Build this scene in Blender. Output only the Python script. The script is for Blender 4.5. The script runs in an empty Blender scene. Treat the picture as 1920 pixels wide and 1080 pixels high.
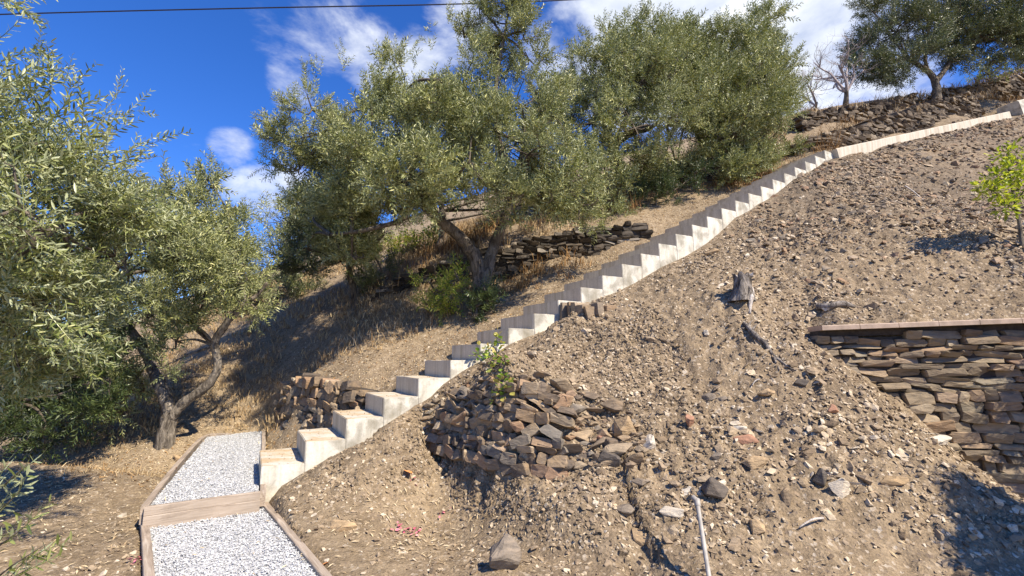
import bpy, bmesh, math, random
import numpy as np
from mathutils import Vector, Matrix, noise as mnoise

R = math.radians
random.seed(7)
RNG = np.random.default_rng(7)
SC = bpy.context.scene
COL = SC.collection

# ------------------------------------------------------------------ camera, sky, sun, exposure
FPX = 898.9
PITCH = 0.1489
cam_d = bpy.data.cameras.new('camera')
cam = bpy.data.objects.new('camera', cam_d)
COL.objects.link(cam)
cam.location = (0, 0, 0)
cam.rotation_euler = (math.pi / 2 + PITCH, 0, 0)
cam_d.sensor_width = 36.0
cam_d.lens = FPX / 1920 * 36.0
cam_d.clip_start = 0.05
cam_d.clip_end = 3000
SC.camera = cam

SUN_AZ, SUN_EL = 133.0, 47.0
CP, SP = math.cos(PITCH), math.sin(PITCH)


def ray(px, py):
    a = (px - 960) / FPX
    u = -(py - 540) / FPX
    return np.array([a, CP - u * SP, SP + u * CP])


def at(px, py, Y):
    """the point of the place seen in that direction, Y metres ahead"""
    d = ray(px, py)
    return d * (Y / d[1])


def atz(px, py, z):
    d = ray(px, py)
    return d * (z / d[2])


world = bpy.data.worlds.new('World')
SC.world = world
world.use_nodes = True
wn, wl = world.node_tree.nodes, world.node_tree.links
for n in list(wn):
    wn.remove(n)


def nd(nodes, typ, **kw):
    n = nodes.new(typ)
    for k, v in kw.items():
        setattr(n, k, v)
    return n


def build_sky():
    out = nd(wn, 'ShaderNodeOutputWorld')
    bg = nd(wn, 'ShaderNodeBackground')
    bg.inputs['Strength'].default_value = 0.08
    sky = nd(wn, 'ShaderNodeTexSky', sky_type='NISHITA', sun_disc=False)
    sky.sun_elevation = R(SUN_EL)
    sky.sun_rotation = R(SUN_AZ)
    sky.altitude = 600
    sky.air_density = 1.0
    sky.dust_density = 0.0
    sky.ozone_density = 6.0
    tc = nd(wn, 'ShaderNodeTexCoord')
    hsv = nd(wn, 'ShaderNodeHueSaturation')
    hsv.inputs['Saturation'].default_value = 1.2
    hsv.inputs['Hue'].default_value = 0.503
    hsv.inputs['Value'].default_value = 1.3
    wl.new(sky.outputs[0], hsv.inputs['Color'])
    # clouds: banks in given directions, edges broken by noise
    blobs = [(1240, 60, 14, .66), (1430, 90, 13, .68), (1580, 90, 12, .52), (1030, 100, 6, .42), (1130, 20, 8, .45), (700, 110, 6, .44), (620, 70, 7, .34), (540, 60, 5, .22), (780, 130, 6, .45),
             (560, 150, 4.5, .28), (480, 372, 4.6, .46), (545, 345, 3.6, .40), (428, 274, 3.0, .36), (345, 290, 3.2, .24), (310, 270, 2.4, .24), (880, 60, 7, .36), (1700, 30, 8, .32), (1330, 180, 8, .5)]
    acc = None
    for px, py, deg, s in blobs:
        d = ray(px, py)
        d = d / np.linalg.norm(d)
        dot = nd(wn, 'ShaderNodeVectorMath', operation='DOT_PRODUCT')
        wl.new(tc.outputs['Generated'], dot.inputs[0])
        dot.inputs[1].default_value = tuple(d)
        mr = nd(wn, 'ShaderNodeMapRange', interpolation_type='SMOOTHSTEP')
        mr.inputs['From Min'].default_value = math.cos(R(deg))
        mr.inputs['From Max'].default_value = math.cos(R(deg * 0.15))
        mr.inputs['To Max'].default_value = s
        wl.new(dot.outputs['Value'], mr.inputs['Value'])
        if acc is None:
            acc = mr.outputs[0]
        else:
            m = nd(wn, 'ShaderNodeMath', operation='MAXIMUM')
            wl.new(acc, m.inputs[0]); wl.new(mr.outputs[0], m.inputs[1])
            acc = m.outputs[0]
    mp = nd(wn, 'ShaderNodeMapping')
    mp.inputs['Scale'].default_value = (1.0, 1.0, 1.9)
    mp.inputs['Rotation'].default_value = (0.0, 0.35, 0.3)
    wl.new(tc.outputs['Generated'], mp.inputs[0])
    nz = nd(wn, 'ShaderNodeTexNoise')
    nz.inputs['Scale'].default_value = 6.2
    nz.inputs['Detail'].default_value = 9
    nz.inputs['Roughness'].default_value = 0.62
    nz.inputs['Distortion'].default_value = 0.25
    wl.new(mp.outputs[0], nz.inputs['Vector'])
    add = nd(wn, 'ShaderNodeMath', operation='ADD')
    wl.new(acc, add.inputs[0]); wl.new(nz.outputs['Fac'], add.inputs[1])
    dens = nd(wn, 'ShaderNodeMapRange', interpolation_type='SMOOTHSTEP')
    dens.inputs['From Min'].default_value = 0.70
    dens.inputs['From Max'].default_value = 1.16
    wl.new(add.outputs[0], dens.inputs['Value'])
    nz2 = nd(wn, 'ShaderNodeTexNoise')
    nz2.inputs['Scale'].default_value = 7.0
    nz2.inputs['Detail'].default_value = 6
    wl.new(mp.outputs[0], nz2.inputs['Vector'])
    cr = nd(wn, 'ShaderNodeValToRGB')
    cr.color_ramp.elements[0].position = 0.36
    cr.color_ramp.elements[0].color = (5.4, 6.0, 7.3, 1)
    cr.color_ramp.elements[1].position = 0.62
    cr.color_ramp.elements[1].color = (9.0, 9.3, 9.8, 1)
    wl.new(nz2.outputs['Fac'], cr.inputs[0])
    mix = nd(wn, 'ShaderNodeMix', data_type='RGBA')
    wl.new(dens.outputs[0], mix.inputs['Factor'])
    tint = nd(wn, 'ShaderNodeMix', data_type='RGBA', blend_type='MULTIPLY')
    tint.inputs['Factor'].default_value = 1.0
    tint.inputs['B'].default_value = (0.92, 0.98, 1.30, 1)
    wl.new(hsv.outputs[0], tint.inputs['A'])
    wl.new(tint.outputs['Result'], mix.inputs['A'])
    wl.new(cr.outputs[0], mix.inputs['B'])
    wl.new(mix.outputs['Result'], bg.inputs['Color'])
    wl.new(bg.outputs[0], out.inputs[0])


build_sky()
sun_d = bpy.data.lights.new('sun', 'SUN')
sun = bpy.data.objects.new('sun', sun_d)
COL.objects.link(sun)
sun_d.energy = 5.0
sun_d.angle = R(0.53)
sun_d.color = (1.0, 0.90, 0.75)
SUN = Vector((math.sin(R(SUN_AZ)) * math.cos(R(SUN_EL)), math.cos(R(SUN_AZ)) * math.cos(R(SUN_EL)), math.sin(R(SUN_EL))))
sun.rotation_euler = SUN.to_track_quat('Z', 'Y').to_euler()
SC.view_settings.view_transform = 'Standard'
SC.view_settings.look = 'None'
SC.view_settings.exposure = 0.72
SC.view_settings.gamma = 1.0
SC.cycles.max_bounces = 6
SC.cycles.diffuse_bounces = 2
SC.cycles.transmission_bounces = 3
SC.cycles.transparent_max_bounces = 4


# ------------------------------------------------------------------ helpers
def tag(o, label=None, cat=None, group=None, kind=None):
    if label: o['label'] = label
    if cat: o['category'] = cat
    if group: o['group'] = group
    if kind: o['kind'] = kind
    return o


def empty(name, loc=(0, 0, 0)):
    o = bpy.data.objects.new(name, None)
    o.location = tuple(loc)
    o.empty_display_size = 0.2
    COL.objects.link(o)
    return o


def link(name, me, mats, parent=None, loc=None):
    o = bpy.data.objects.new(name, me)
    for m in (mats if isinstance(mats, (list, tuple)) else [mats]):
        me.materials.append(m)
    COL.objects.link(o)
    if parent is not None:
        o.parent = parent
        o.matrix_parent_inverse = Matrix.Translation(-Vector(parent.location))
    return o


def np_mesh(name, V, F, mat_idx=None, smooth=False):
    """V (n,3); F (m,k) same size faces, or a list of such arrays"""
    me = bpy.data.meshes.new(name)
    Fs = F if isinstance(F, list) else [F]
    Fs = [f for f in Fs if len(f)]
    me.vertices.add(len(V))
    me.vertices.foreach_set('co', np.ascontiguousarray(V, dtype=np.float32).ravel())
    loops = np.concatenate([f.ravel() for f in Fs]).astype(np.int32)
    cnt = np.concatenate([np.full(len(f), f.shape[1]) for f in Fs])
    start = np.concatenate([[0], np.cumsum(cnt)[:-1]]).astype(np.int32)
    me.loops.add(len(loops))
    me.loops.foreach_set('vertex_index', loops)
    me.polygons.add(len(cnt))
    me.polygons.foreach_set('loop_start', start)
    if mat_idx is not None:
        me.polygons.foreach_set('material_index', np.asarray(mat_idx, dtype=np.int32))
    me.polygons.foreach_set('use_smooth', np.full(len(cnt), smooth))
    me.update(calc_edges=True)
    me.validate()
    return me


class Acc:
    """collects arrays of triangles / quads into one mesh"""
    def __init__(s):
        s.V, s.F3, s.F4, s.n = [], [], [], 0

    def add(s, V, F):
        F = np.asarray(F)
        V = np.asarray(V, dtype=np.float64)
        if F.shape[1] == 3: s.F3.append(F + s.n)
        else: s.F4.append(F + s.n)
        s.V.append(V); s.n += len(V)

    def add2(s, V, F3, F4):
        if len(F3): s.F3.append(np.asarray(F3) + s.n)
        if len(F4): s.F4.append(np.asarray(F4) + s.n)
        s.V.append(np.asarray(V, dtype=np.float64)); s.n += len(V)

    def mesh(s, name, smooth=False):
        Fs = []
        if s.F3: Fs.append(np.concatenate(s.F3))
        if s.F4: Fs.append(np.concatenate(s.F4))
        return np_mesh(name, np.concatenate(s.V), Fs, smooth=smooth)


def rot_to(dirs, roll):
    """matrices whose local Y goes along dirs (n,3), rolled about it"""
    d = dirs / np.linalg.norm(dirs, axis=1, keepdims=True)
    ref = np.tile([0, 0, 1.0], (len(d), 1))
    ref[np.abs(d[:, 2]) > .95] = [1, 0, 0]
    x = np.cross(d, ref); x /= np.linalg.norm(x, axis=1, keepdims=True)
    z = np.cross(x, d)
    c, s = np.cos(roll)[:, None], np.sin(roll)[:, None]
    x2 = x * c + z * s
    z2 = -x * s + z * c
    return np.stack([x2, d, z2], axis=2)


def rand_rot(n, rng=RNG):
    q = rng.normal(size=(n, 4)); q /= np.linalg.norm(q, axis=1, keepdims=True)
    w, x, y, z = q.T
    return np.stack([np.stack([1-2*(y*y+z*z), 2*(x*y-z*w), 2*(x*z+y*w)], 1),
                     np.stack([2*(x*y+z*w), 1-2*(x*x+z*z), 2*(y*z-x*w)], 1),
                     np.stack([2*(x*z-y*w), 2*(y*z+x*w), 1-2*(x*x+y*y)], 1)], 1)


def stamp(acc, T, M, P, S):
    """many copies of template T=(V,F3,F4) with matrices M, positions P, scales S (n,) or (n,3)"""
    V, F3, F4 = T
    n = len(P)
    if n == 0: return
    S = np.asarray(S)
    if S.ndim == 1: S = np.repeat(S[:, None], 3, 1)
    W = np.einsum('nij,nvj->nvi', M, V[None] * S[:, None, :]) + P[:, None, :]
    off = (np.arange(n) * len(V))[:, None, None]
    f3 = (F3[None] + off).reshape(-1, 3) if len(F3) else []
    f4 = (F4[None] + off).reshape(-1, 4) if len(F4) else []
    acc.add2(W.reshape(-1, 3), f3, f4)


def hash2(ix, iy, seed):
    h = (ix * 374761393 + iy * 668265263 + seed * 974711) & 0x7fffffff
    h = ((h ^ (h >> 13)) * 1274126177) & 0x7fffffff
    return ((h ^ (h >> 16)) & 0xffff) / 65535.0


def vnoise(x, y, seed=0):
    ix, iy = np.floor(x).astype(np.int64), np.floor(y).astype(np.int64)
    fx, fy = x - ix, y - iy
    fx = fx * fx * fx * (fx * (fx * 6 - 15) + 10); fy = fy * fy * fy * (fy * (fy * 6 - 15) + 10)
    a, b = hash2(ix, iy, seed), hash2(ix + 1, iy, seed)
    c, d = hash2(ix, iy + 1, seed), hash2(ix + 1, iy + 1, seed)
    return (a * (1 - fx) + b * fx) * (1 - fy) + (c * (1 - fx) + d * fx) * fy - .5


def fbm(x, y, seed=0, octv=4, gain=.5):
    t, a = 0, 1.0
    for k in range(octv):
        t = t + a * vnoise(x, y, seed + k * 17)
        x, y = x * 2.03 * .966 - y * 2.03 * .259 + 7.1, x * 2.03 * .259 + y * 2.03 * .966 + 3.3
        a *= gain
    return t


def tube(acc, pts, radii, sides=8, bump=0.0, seed=0, cap=True):
    pts = np.asarray(pts, float); n = len(pts)
    tang = np.gradient(pts, axis=0)
    tang /= np.linalg.norm(tang, axis=1, keepdims=True) + 1e-9
    ref = np.array([0, 0, 1.0]) if abs(tang[0][2]) < .9 else np.array([1.0, 0, 0])
    x = np.cross(tang[0], ref); x /= np.linalg.norm(x)
    V = []
    for i in range(n):
        x = x - tang[i] * (x @ tang[i]); x /= np.linalg.norm(x)
        y = np.cross(tang[i], x)
        for k in range(sides):
            a = 2 * math.pi * k / sides
            r = radii[i]
            if bump:
                r *= 1 + bump * (mnoise.noise(Vector((math.cos(a) * 1.3 + seed, math.sin(a) * 1.3, i * .45))) + .6 * mnoise.noise(Vector((math.cos(a) * 3.1, math.sin(a) * 3.1 + seed, i * .3))))
            V.append(pts[i] + (x * math.cos(a) + y * math.sin(a)) * r)
    F = [[i * sides + k, i * sides + (k + 1) % sides, (i + 1) * sides + (k + 1) % sides, (i + 1) * sides + k] for i in range(n - 1) for k in range(sides)]
    F3 = []
    if cap:
        V.append(pts[-1] + tang[-1] * radii[-1] * .3); c = len(V) - 1
        F3 = [[(n - 1) * sides + k, (n - 1) * sides + (k + 1) % sides, c] for k in range(sides)]
    acc.add2(np.array(V), np.array(F3) if F3 else [], np.array(F))


def spline(pts, n):
    """Catmull-Rom through pts"""
    p = np.asarray(pts, float)
    p = np.vstack([2 * p[0] - p[1], p, 2 * p[-1] - p[-2]])
    out = []
    m = len(p) - 3
    for t in np.linspace(0, m - 1e-6, n):
        i = int(t); f = t - i
        a, b, c, d = p[i:i + 4]
        out.append(.5 * ((2 * b) + (-a + c) * f + (2 * a - 5 * b + 4 * c - d) * f * f + (-a + 3 * b - 3 * c + d) * f ** 3))
    return np.array(out)


# ------------------------------------------------------------------ materials
def mat(name):
    m = bpy.data.materials.new(name)
    m.use_nodes = True
    n, l = m.node_tree.nodes, m.node_tree.links
    b = n['Principled BSDF']
    return m, n, l, b


def ramp(n, stops):
    r = n.new('ShaderNodeValToRGB')
    e = r.color_ramp.elements
    while len(e) < len(stops): e.new(0.5)
    for k, (p, c) in enumerate(stops):
        e[k].position = p; e[k].color = (*c, 1)
    return r


def noise_tex(n, l, scale, detail=6, rough=.6, vec=None, dist=0.0):
    t = n.new('ShaderNodeTexNoise')
    t.inputs['Scale'].default_value = scale; t.inputs['Detail'].default_value = detail; t.inputs['Roughness'].default_value = rough
    t.inputs['Distortion'].default_value = dist
    if vec is not None: l.new(vec, t.inputs['Vector'])
    return t


def mixc(n, l, fac, a, b, mode='MIX'):
    m = n.new('ShaderNodeMix'); m.data_type = 'RGBA'; m.blend_type = mode
    for s, v in (('Factor', fac), ('A', a), ('B', b)):
        if hasattr(v, 'is_linked'): l.new(v, m.inputs[s])
        elif isinstance(v, tuple): m.inputs[s].default_value = (*v, 1)
        else: m.inputs[s].default_value = v
    return m.outputs['Result']


def bump(n, l, h, strength, dist, b, prev=None):
    k = n.new('ShaderNodeBump')
    k.inputs['Strength'].default_value = strength; k.inputs['Distance'].default_value = dist
    l.new(h, k.inputs['Height'])
    if prev is not None: l.new(prev, k.inputs['Normal'])
    l.new(k.outputs[0], b.inputs['Normal'])
    return k.outputs[0]


def soil_material():
    m, n, l, b = mat('bare_soil')
    geo = n.new('ShaderNodeNewGeometry'); pos = geo.outputs['Position']
    big = noise_tex(n, l, .9, 4, .6, pos)
    mid = noise_tex(n, l, 9, 6, .65, pos)
    fine = noise_tex(n, l, 70, 5, .7, pos)
    c1 = ramp(n, [(.28, (.145, .110, .072)), (.52, (.245, .190, .125)), (.74, (.34, .272, .185))])
    l.new(mid.outputs['Fac'], c1.inputs[0])
    c2 = ramp(n, [(.3, (.78, .76, .74)), (.7, (1.2, 1.16, 1.08))])
    l.new(big.outputs['Fac'], c2.inputs[0])
    base = mixc(n, l, .8, c1.outputs[0], c2.outputs[0], 'MULTIPLY')
    c3 = ramp(n, [(.33, (.55, .52, .48)), (.5, (1, 1, 1)), (.7, (1.5, 1.42, 1.3))])
    l.new(fine.outputs['Fac'], c3.inputs[0])
    base = mixc(n, l, .75, base, c3.outputs[0], 'MULTIPLY')
    # stony flecks
    vo = n.new('ShaderNodeTexVoronoi'); vo.inputs['Scale'].default_value = 55
    l.new(pos, vo.inputs['Vector'])
    sep = n.new('ShaderNodeSeparateColor'); l.new(vo.outputs['Color'], sep.inputs[0])
    fl = n.new('ShaderNodeMapRange'); fl.inputs['From Min'].default_value = .8; fl.inputs['From Max'].default_value = .86
    l.new(sep.outputs[0], fl.inputs['Value'])
    fc = ramp(n, [(0, (.16, .12, .09)), (.5, (.36, .27, .17)), (1, (.50, .43, .33))])
    l.new(sep.outputs[1], fc.inputs[0])
    fm = n.new('ShaderNodeMath'); fm.operation = 'MULTIPLY'; l.new(fl.outputs[0], fm.inputs[0]); fm.inputs[1].default_value = .75
    base = mixc(n, l, fm.outputs[0], base, fc.outputs[0])
    # dry straw tint painted by the 'straw' attribute (where dead grass covers the ground)
    at_ = n.new('ShaderNodeAttribute'); at_.attribute_name = 'straw'
    sc = ramp(n, [(.3, (.23, .172, .10)), (.7, (.43, .33, .21))]); l.new(mid.outputs['Fac'], sc.inputs[0])
    sm = n.new('ShaderNodeMath'); sm.operation = 'MULTIPLY'; l.new(at_.outputs['Fac'], sm.inputs[0])
    smr = n.new('ShaderNodeMapRange'); smr.inputs['From Min'].default_value = .35; smr.inputs['From Max'].default_value = .6; l.new(fine.outputs['Fac'], smr.inputs['Value'])
    l.new(smr.outputs[0], sm.inputs[1])
    base = mixc(n, l, sm.outputs[0], base, sc.outputs[0])
    ad = n.new('ShaderNodeAttribute'); ad.attribute_name = 'dark_shale'
    dc = ramp(n, [(.35, (.075, .060, .046)), (.6, (.165, .130, .095))]); l.new(mid.outputs['Fac'], dc.inputs[0])
    dm = n.new('ShaderNodeMath'); dm.operation = 'MULTIPLY'; dm.inputs[1].default_value = .6; l.new(ad.outputs['Fac'], dm.inputs[0])
    base = mixc(n, l, dm.outputs[0], base, dc.outputs[0])
    l.new(base, b.inputs['Base Color'])
    b.inputs['Roughness'].default_value = .95
    b.inputs['Specular IOR Level'].default_value = .15
    k = bump(n, l, mid.outputs['Fac'], .5, .03, b)
    k = bump(n, l, fine.outputs['Fac'], .7, .012, b, k)
    bump(n, l, vo.outputs['Distance'], .5, .008, b, k)
    return m


def stone_material(name, stops, scale=14, dusty=.25):
    m, n, l, b = mat(name)
    geo = n.new('ShaderNodeNewGeometry'); pos = geo.outputs['Position']
    r = ramp(n, stops); l.new(geo.outputs['Random Per Island'], r.inputs[0])
    st = n.new('ShaderNodeMapping'); st.inputs['Scale'].default_value = (1, 1, 3.2); st.inputs['Rotation'].default_value = (.2, .3, 0)
    l.new(pos, st.inputs[0])
    nz = noise_tex(n, l, scale, 7, .66, st.outputs[0], .4)
    c = ramp(n, [(.3, (.5, .49, .48)), (.5, (.95, .95, .95)), (.72, (1.45, 1.38, 1.28))]); l.new(nz.outputs['Fac'], c.inputs[0])
    col = mixc(n, l, .85, r.outputs[0], c.outputs[0], 'MULTIPLY')
    nz2 = noise_tex(n, l, 4, 4, .6, pos)
    d = n.new('ShaderNodeMapRange'); d.inputs['From Min'].default_value = .5; d.inputs['From Max'].default_value = .68; d.inputs['To Max'].default_value = dusty
    l.new(nz2.outputs['Fac'], d.inputs['Value'])
    col = mixc(n, l, d.outputs[0], col, (.40, .27, .14))
    l.new(col, b.inputs['Base Color'])
    b.inputs['Roughness'].default_value = .85
    b.inputs['Specular IOR Level'].default_value = .3
    k = bump(n, l, nz.outputs['Fac'], .55, .025, b)
    f = noise_tex(n, l, 90, 4, .6, pos)
    bump(n, l, f.outputs['Fac'], .35, .006, b, k)
    return m


def concrete_material(name, kind):
    m, n, l, b = mat(name)
    geo = n.new('ShaderNodeNewGeometry'); pos = geo.outputs['Position']
    patch = noise_tex(n, l, 4.6, 7, .58, pos, .35)
    fine = noise_tex(n, l, 60, 6, .7, pos)
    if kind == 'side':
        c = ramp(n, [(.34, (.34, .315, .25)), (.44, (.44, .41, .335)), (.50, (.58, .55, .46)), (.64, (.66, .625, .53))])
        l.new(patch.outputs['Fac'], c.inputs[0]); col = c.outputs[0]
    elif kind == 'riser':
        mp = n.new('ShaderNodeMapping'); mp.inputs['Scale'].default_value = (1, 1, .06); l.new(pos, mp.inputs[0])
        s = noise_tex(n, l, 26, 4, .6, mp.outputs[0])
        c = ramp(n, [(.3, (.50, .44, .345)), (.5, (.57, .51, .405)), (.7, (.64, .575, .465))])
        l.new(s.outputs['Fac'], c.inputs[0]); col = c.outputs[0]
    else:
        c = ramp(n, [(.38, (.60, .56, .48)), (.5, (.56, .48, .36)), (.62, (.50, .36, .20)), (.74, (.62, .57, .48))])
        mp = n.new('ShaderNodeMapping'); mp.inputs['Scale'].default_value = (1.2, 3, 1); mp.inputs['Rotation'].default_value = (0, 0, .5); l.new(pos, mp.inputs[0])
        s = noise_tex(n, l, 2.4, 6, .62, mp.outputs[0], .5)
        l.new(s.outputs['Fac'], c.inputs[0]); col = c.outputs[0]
    ms = n.new('ShaderNodeMapping'); ms.inputs['Scale'].default_value = (1, 1, .10); l.new(pos, ms.inputs[0])
    stk = noise_tex(n, l, 9, 5, .6, ms.outputs[0])
    sr_ = ramp(n, [(.36, (.72, .69, .63)), (.52, (1, 1, 1))]); l.new(stk.outputs['Fac'], sr_.inputs[0])
    col = mixc(n, l, .0 if kind == 'tread' else .75, col, sr_.outputs[0], 'MULTIPLY')
    f = ramp(n, [(.3, (.80, .79, .77)), (.6, (1.05, 1.05, 1.05))]); l.new(fine.outputs['Fac'], f.inputs[0])
    col = mixc(n, l, .8, col, f.outputs[0], 'MULTIPLY')
    l.new(col, b.inputs['Base Color'])
    b.inputs['Roughness'].default_value = .88
    b.inputs['Specular IOR Level'].default_value = .25
    k = bump(n, l, patch.outputs['Fac'], .15, .02, b)
    bump(n, l, fine.outputs['Fac'], .3, .004, b, k)
    return m


def wood_material():
    m, n, l, b = mat('sawn_timber')
    tc = n.new('ShaderNodeTexCoord')
    mp = n.new('ShaderNodeMapping'); mp.inputs['Scale'].default_value = (1.6, 22, 22); l.new(tc.outputs['Object'], mp.inputs[0])
    g = noise_tex(n, l, 1.6, 6, .6, mp.outputs[0], 1.2)
    c = ramp(n, [(.28, (.20, .15, .105)), (.5, (.38, .30, .22)), (.72, (.53, .45, .35))]); l.new(g.outputs['Fac'], c.inputs[0])
    # knots
    mp2 = n.new('ShaderNodeMapping'); mp2.inputs['Scale'].default_value = (2.2, 7, 7); l.new(tc.outputs['Object'], mp2.inputs[0])
    vo = n.new('ShaderNodeTexVoronoi'); vo.inputs['Scale'].default_value = 1.0; l.new(mp2.outputs[0], vo.inputs['Vector'])
    kn = n.new('ShaderNodeMapRange'); kn.inputs['From Min'].default_value = .16; kn.inputs['From Max'].default_value = .07; l.new(vo.outputs['Distance'], kn.inputs['Value'])
    col = mixc(n, l, kn.outputs[0], c.outputs[0], (.20, .10, .05))
    w = noise_tex(n, l, 3, 4, .5, tc.outputs['Object'])
    wr = ramp(n, [(.35, (.8, .8, .8)), (.7, (1.1, 1.1, 1.12))]); l.new(w.outputs['Fac'], wr.inputs[0])
    col = mixc(n, l, .8, col, wr.outputs[0], 'MULTIPLY')
    l.new(col, b.inputs['Base Color']); b.inputs['Roughness'].default_value = .8
    bump(n, l, g.outputs['Fac'], .4, .004, b)
    return m


def leaf_material(name, stops, under=None, trans=.18, rough=.42, spec=.5):
    m, n, l, b = mat(name)
    geo = n.new('ShaderNodeNewGeometry')
    r = ramp(n, stops); l.new(geo.outputs['Random Per Island'], r.inputs[0])
    col = r.outputs[0]
    if under:
        col = mixc(n, l, geo.outputs['Backfacing'], col, under)
    nz = noise_tex(n, l, 1.3, 3, .5, geo.outputs['Position'])
    v = ramp(n, [(.3, (.7, .74, .68)), (.7, (1.25, 1.22, 1.15))]); l.new(nz.outputs['Fac'], v.inputs[0])
    col = mixc(n, l, .8, col, v.outputs[0], 'MULTIPLY')
    l.new(col, b.inputs['Base Color'])
    b.inputs['Roughness'].default_value = rough
    b.inputs['Specular IOR Level'].default_value = spec
    tr = n.new('ShaderNodeBsdfTranslucent')
    tcol = mixc(n, l, 1.0, col, (1.3, 1.4, .7), 'MULTIPLY'); l.new(tcol, tr.inputs[0])
    mx = n.new('ShaderNodeMixShader'); mx.inputs[0].default_value = trans
    l.new(b.outputs[0], mx.inputs[1]); l.new(tr.outputs[0], mx.inputs[2])
    l.new(mx.outputs[0], n['Material Output'].inputs['Surface'])
    return m


def bark_material(name, a, c_, scale=17):
    m, n, l, b = mat(name)
    geo = n.new('ShaderNodeNewGeometry'); pos = geo.outputs['Position']
    mp = n.new('ShaderNodeMapping'); mp.inputs['Scale'].default_value = (1, 1, .35); l.new(pos, mp.inputs[0])
    nz = noise_tex(n, l, scale, 8, .7, mp.outputs[0], .8)
    c = ramp(n, [(.36, a), (.5, tuple(p * .6 + q * .4 for p, q in zip(a, c_))), (.66, c_)]); l.new(nz.outputs['Fac'], c.inputs[0])
    l.new(c.outputs[0], b.inputs['Base Color']); b.inputs['Roughness'].default_value = .9
    b.inputs['Specular IOR Level'].default_value = .2
    bump(n, l, nz.outputs['Fac'], .8, .04, b)
    return m


def plain(name, col, rough=.7, var=.25, scale=20):
    m, n, l, b = mat(name)
    geo = n.new('ShaderNodeNewGeometry')
    nz = noise_tex(n, l, scale, 5, .6, geo.outputs['Position'])
    r = ramp(n, [(.3, tuple(c * (1 - var) for c in col)), (.7, tuple(c * (1 + var) for c in col))]); l.new(nz.outputs['Fac'], r.inputs[0])
    l.new(r.outputs[0], b.inputs['Base Color']); b.inputs['Roughness'].default_value = rough
    return m


def island(name, stops, rough=.85, trans=0):
    m, n, l, b = mat(name)
    geo = n.new('ShaderNodeNewGeometry')
    r = ramp(n, stops); l.new(geo.outputs['Random Per Island'], r.inputs[0])
    l.new(r.outputs[0], b.inputs['Base Color']); b.inputs['Roughness'].default_value = rough
    b.inputs['Specular IOR Level'].default_value = .2
    return m


M = {}
M['soil'] = soil_material()
SCHIST = [(0, (.11, .088, .068)), (.2, (.19, .145, .10)), (.4, (.27, .20, .13)), (.55, (.20, .175, .14)), (.7, (.35, .265, .165)), (.85, (.29, .18, .11)), (1, (.47, .39, .27))]
M['schist'] = stone_material('schist_stone', SCHIST, 16, .65)
M['schist_wall'] = stone_material('schist_wall_stone', [(0, (.14, .11, .075)), (.2, (.23, .18, .12)), (.45, (.29, .23, .15)), (.65, (.23, .20, .145)), (.8, (.30, .205, .125)), (.92, (.38, .31, .21)), (1, (.27, .165, .105))], 11, .15)
M['schist_dark'] = stone_material('weathered_wall_stone', [(0, (.055, .043, .031)), (.4, (.125, .095, .064)), (.75, (.175, .135, .09)), (1, (.33, .27, .19))], 11, .12)
M['rubble'] = stone_material('loose_rubble', [(0, (.15, .11, .07)), (.15, (.25, .185, .115)), (.4, (.35, .265, .17)), (.55, (.29, .22, .145)), (.8, (.50, .39, .25)), (1, (.66, .57, .43))], 20, .12)
M['pale_rock'] = stone_material('pale_stone', [(0, (.55, .47, .35)), (1, (.58, .52, .42))], 18, .2)
M['ochre_rock'] = stone_material('ochre_stone', [(0, (.40, .28, .15)), (1, (.43, .31, .18))], 16, .2)
M['red_rock'] = stone_material('reddish_stone', [(0, (.34, .18, .11)), (1, (.36, .20, .125))], 16, .1)
M['grey_rock'] = stone_material('grey_brown_stone', [(0, (.22, .18, .135)), (1, (.24, .195, .145))], 12, .25)
M['dark_rock'] = stone_material('dark_stone', [(0, (.10, .085, .07)), (1, (.12, .10, .08))], 12, .1)
M['con_side'] = concrete_material('concrete_side', 'side')
M['con_riser'] = concrete_material('concrete_riser', 'riser')
M['con_tread'] = concrete_material('concrete_tread', 'tread')
M['wood'] = wood_material()
M['gravel'] = island('white_gravel_stone', [(0, (.22, .22, .215)), (.10, (.40, .405, .40)), (.35, (.50, .50, .49)), (.75, (.58, .58, .57)), (1, (.70, .70, .675))], .7)
M['gravel_base'] = plain('white_gravel_bed', (.42, .42, .415), .9, .4, 90)
OLIVE = [(0, (.075, .092, .025)), (.3, (.165, .187, .052)), (.6, (.29, .305, .105)), (.87, (.49, .48, .20)), (1, (.62, .59, .31))]
M['olive'] = leaf_material('olive_leaf', OLIVE, (.30, .315, .155), .10, .42, .42)
M['olive_near'] = leaf_material('olive_leaf_near', [(0, (.085, .112, .027)), (.4, (.18, .21, .055)), (.8, (.31, .33, .11)), (1, (.47, .46, .20))], (.33, .35, .19), .12, .4, .5)
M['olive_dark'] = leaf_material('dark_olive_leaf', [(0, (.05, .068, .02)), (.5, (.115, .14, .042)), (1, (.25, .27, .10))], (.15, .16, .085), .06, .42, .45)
M['young'] = leaf_material('yellow_green_leaf', [(0, (.20, .27, .03)), (.5, (.38, .43, .05)), (1, (.58, .56, .10))], None, .35)
M['weed'] = leaf_material('weed_leaf', [(0, (.14, .21, .03)), (.5, (.28, .34, .05)), (.8, (.46, .46, .08)), (1, (.52, .40, .11))], None, .3)
M['vine'] = leaf_material('vine_leaf', [(0, (.16, .30, .04)), (.55, (.30, .40, .06)), (.75, (.52, .48, .12)), (1, (.50, .34, .13))], None, .3)
M['bush'] = leaf_material('dark_bush_leaf', [(0, (.035, .055, .018)), (.6, (.07, .10, .03)), (1, (.12, .15, .05))], None, .15)
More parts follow.
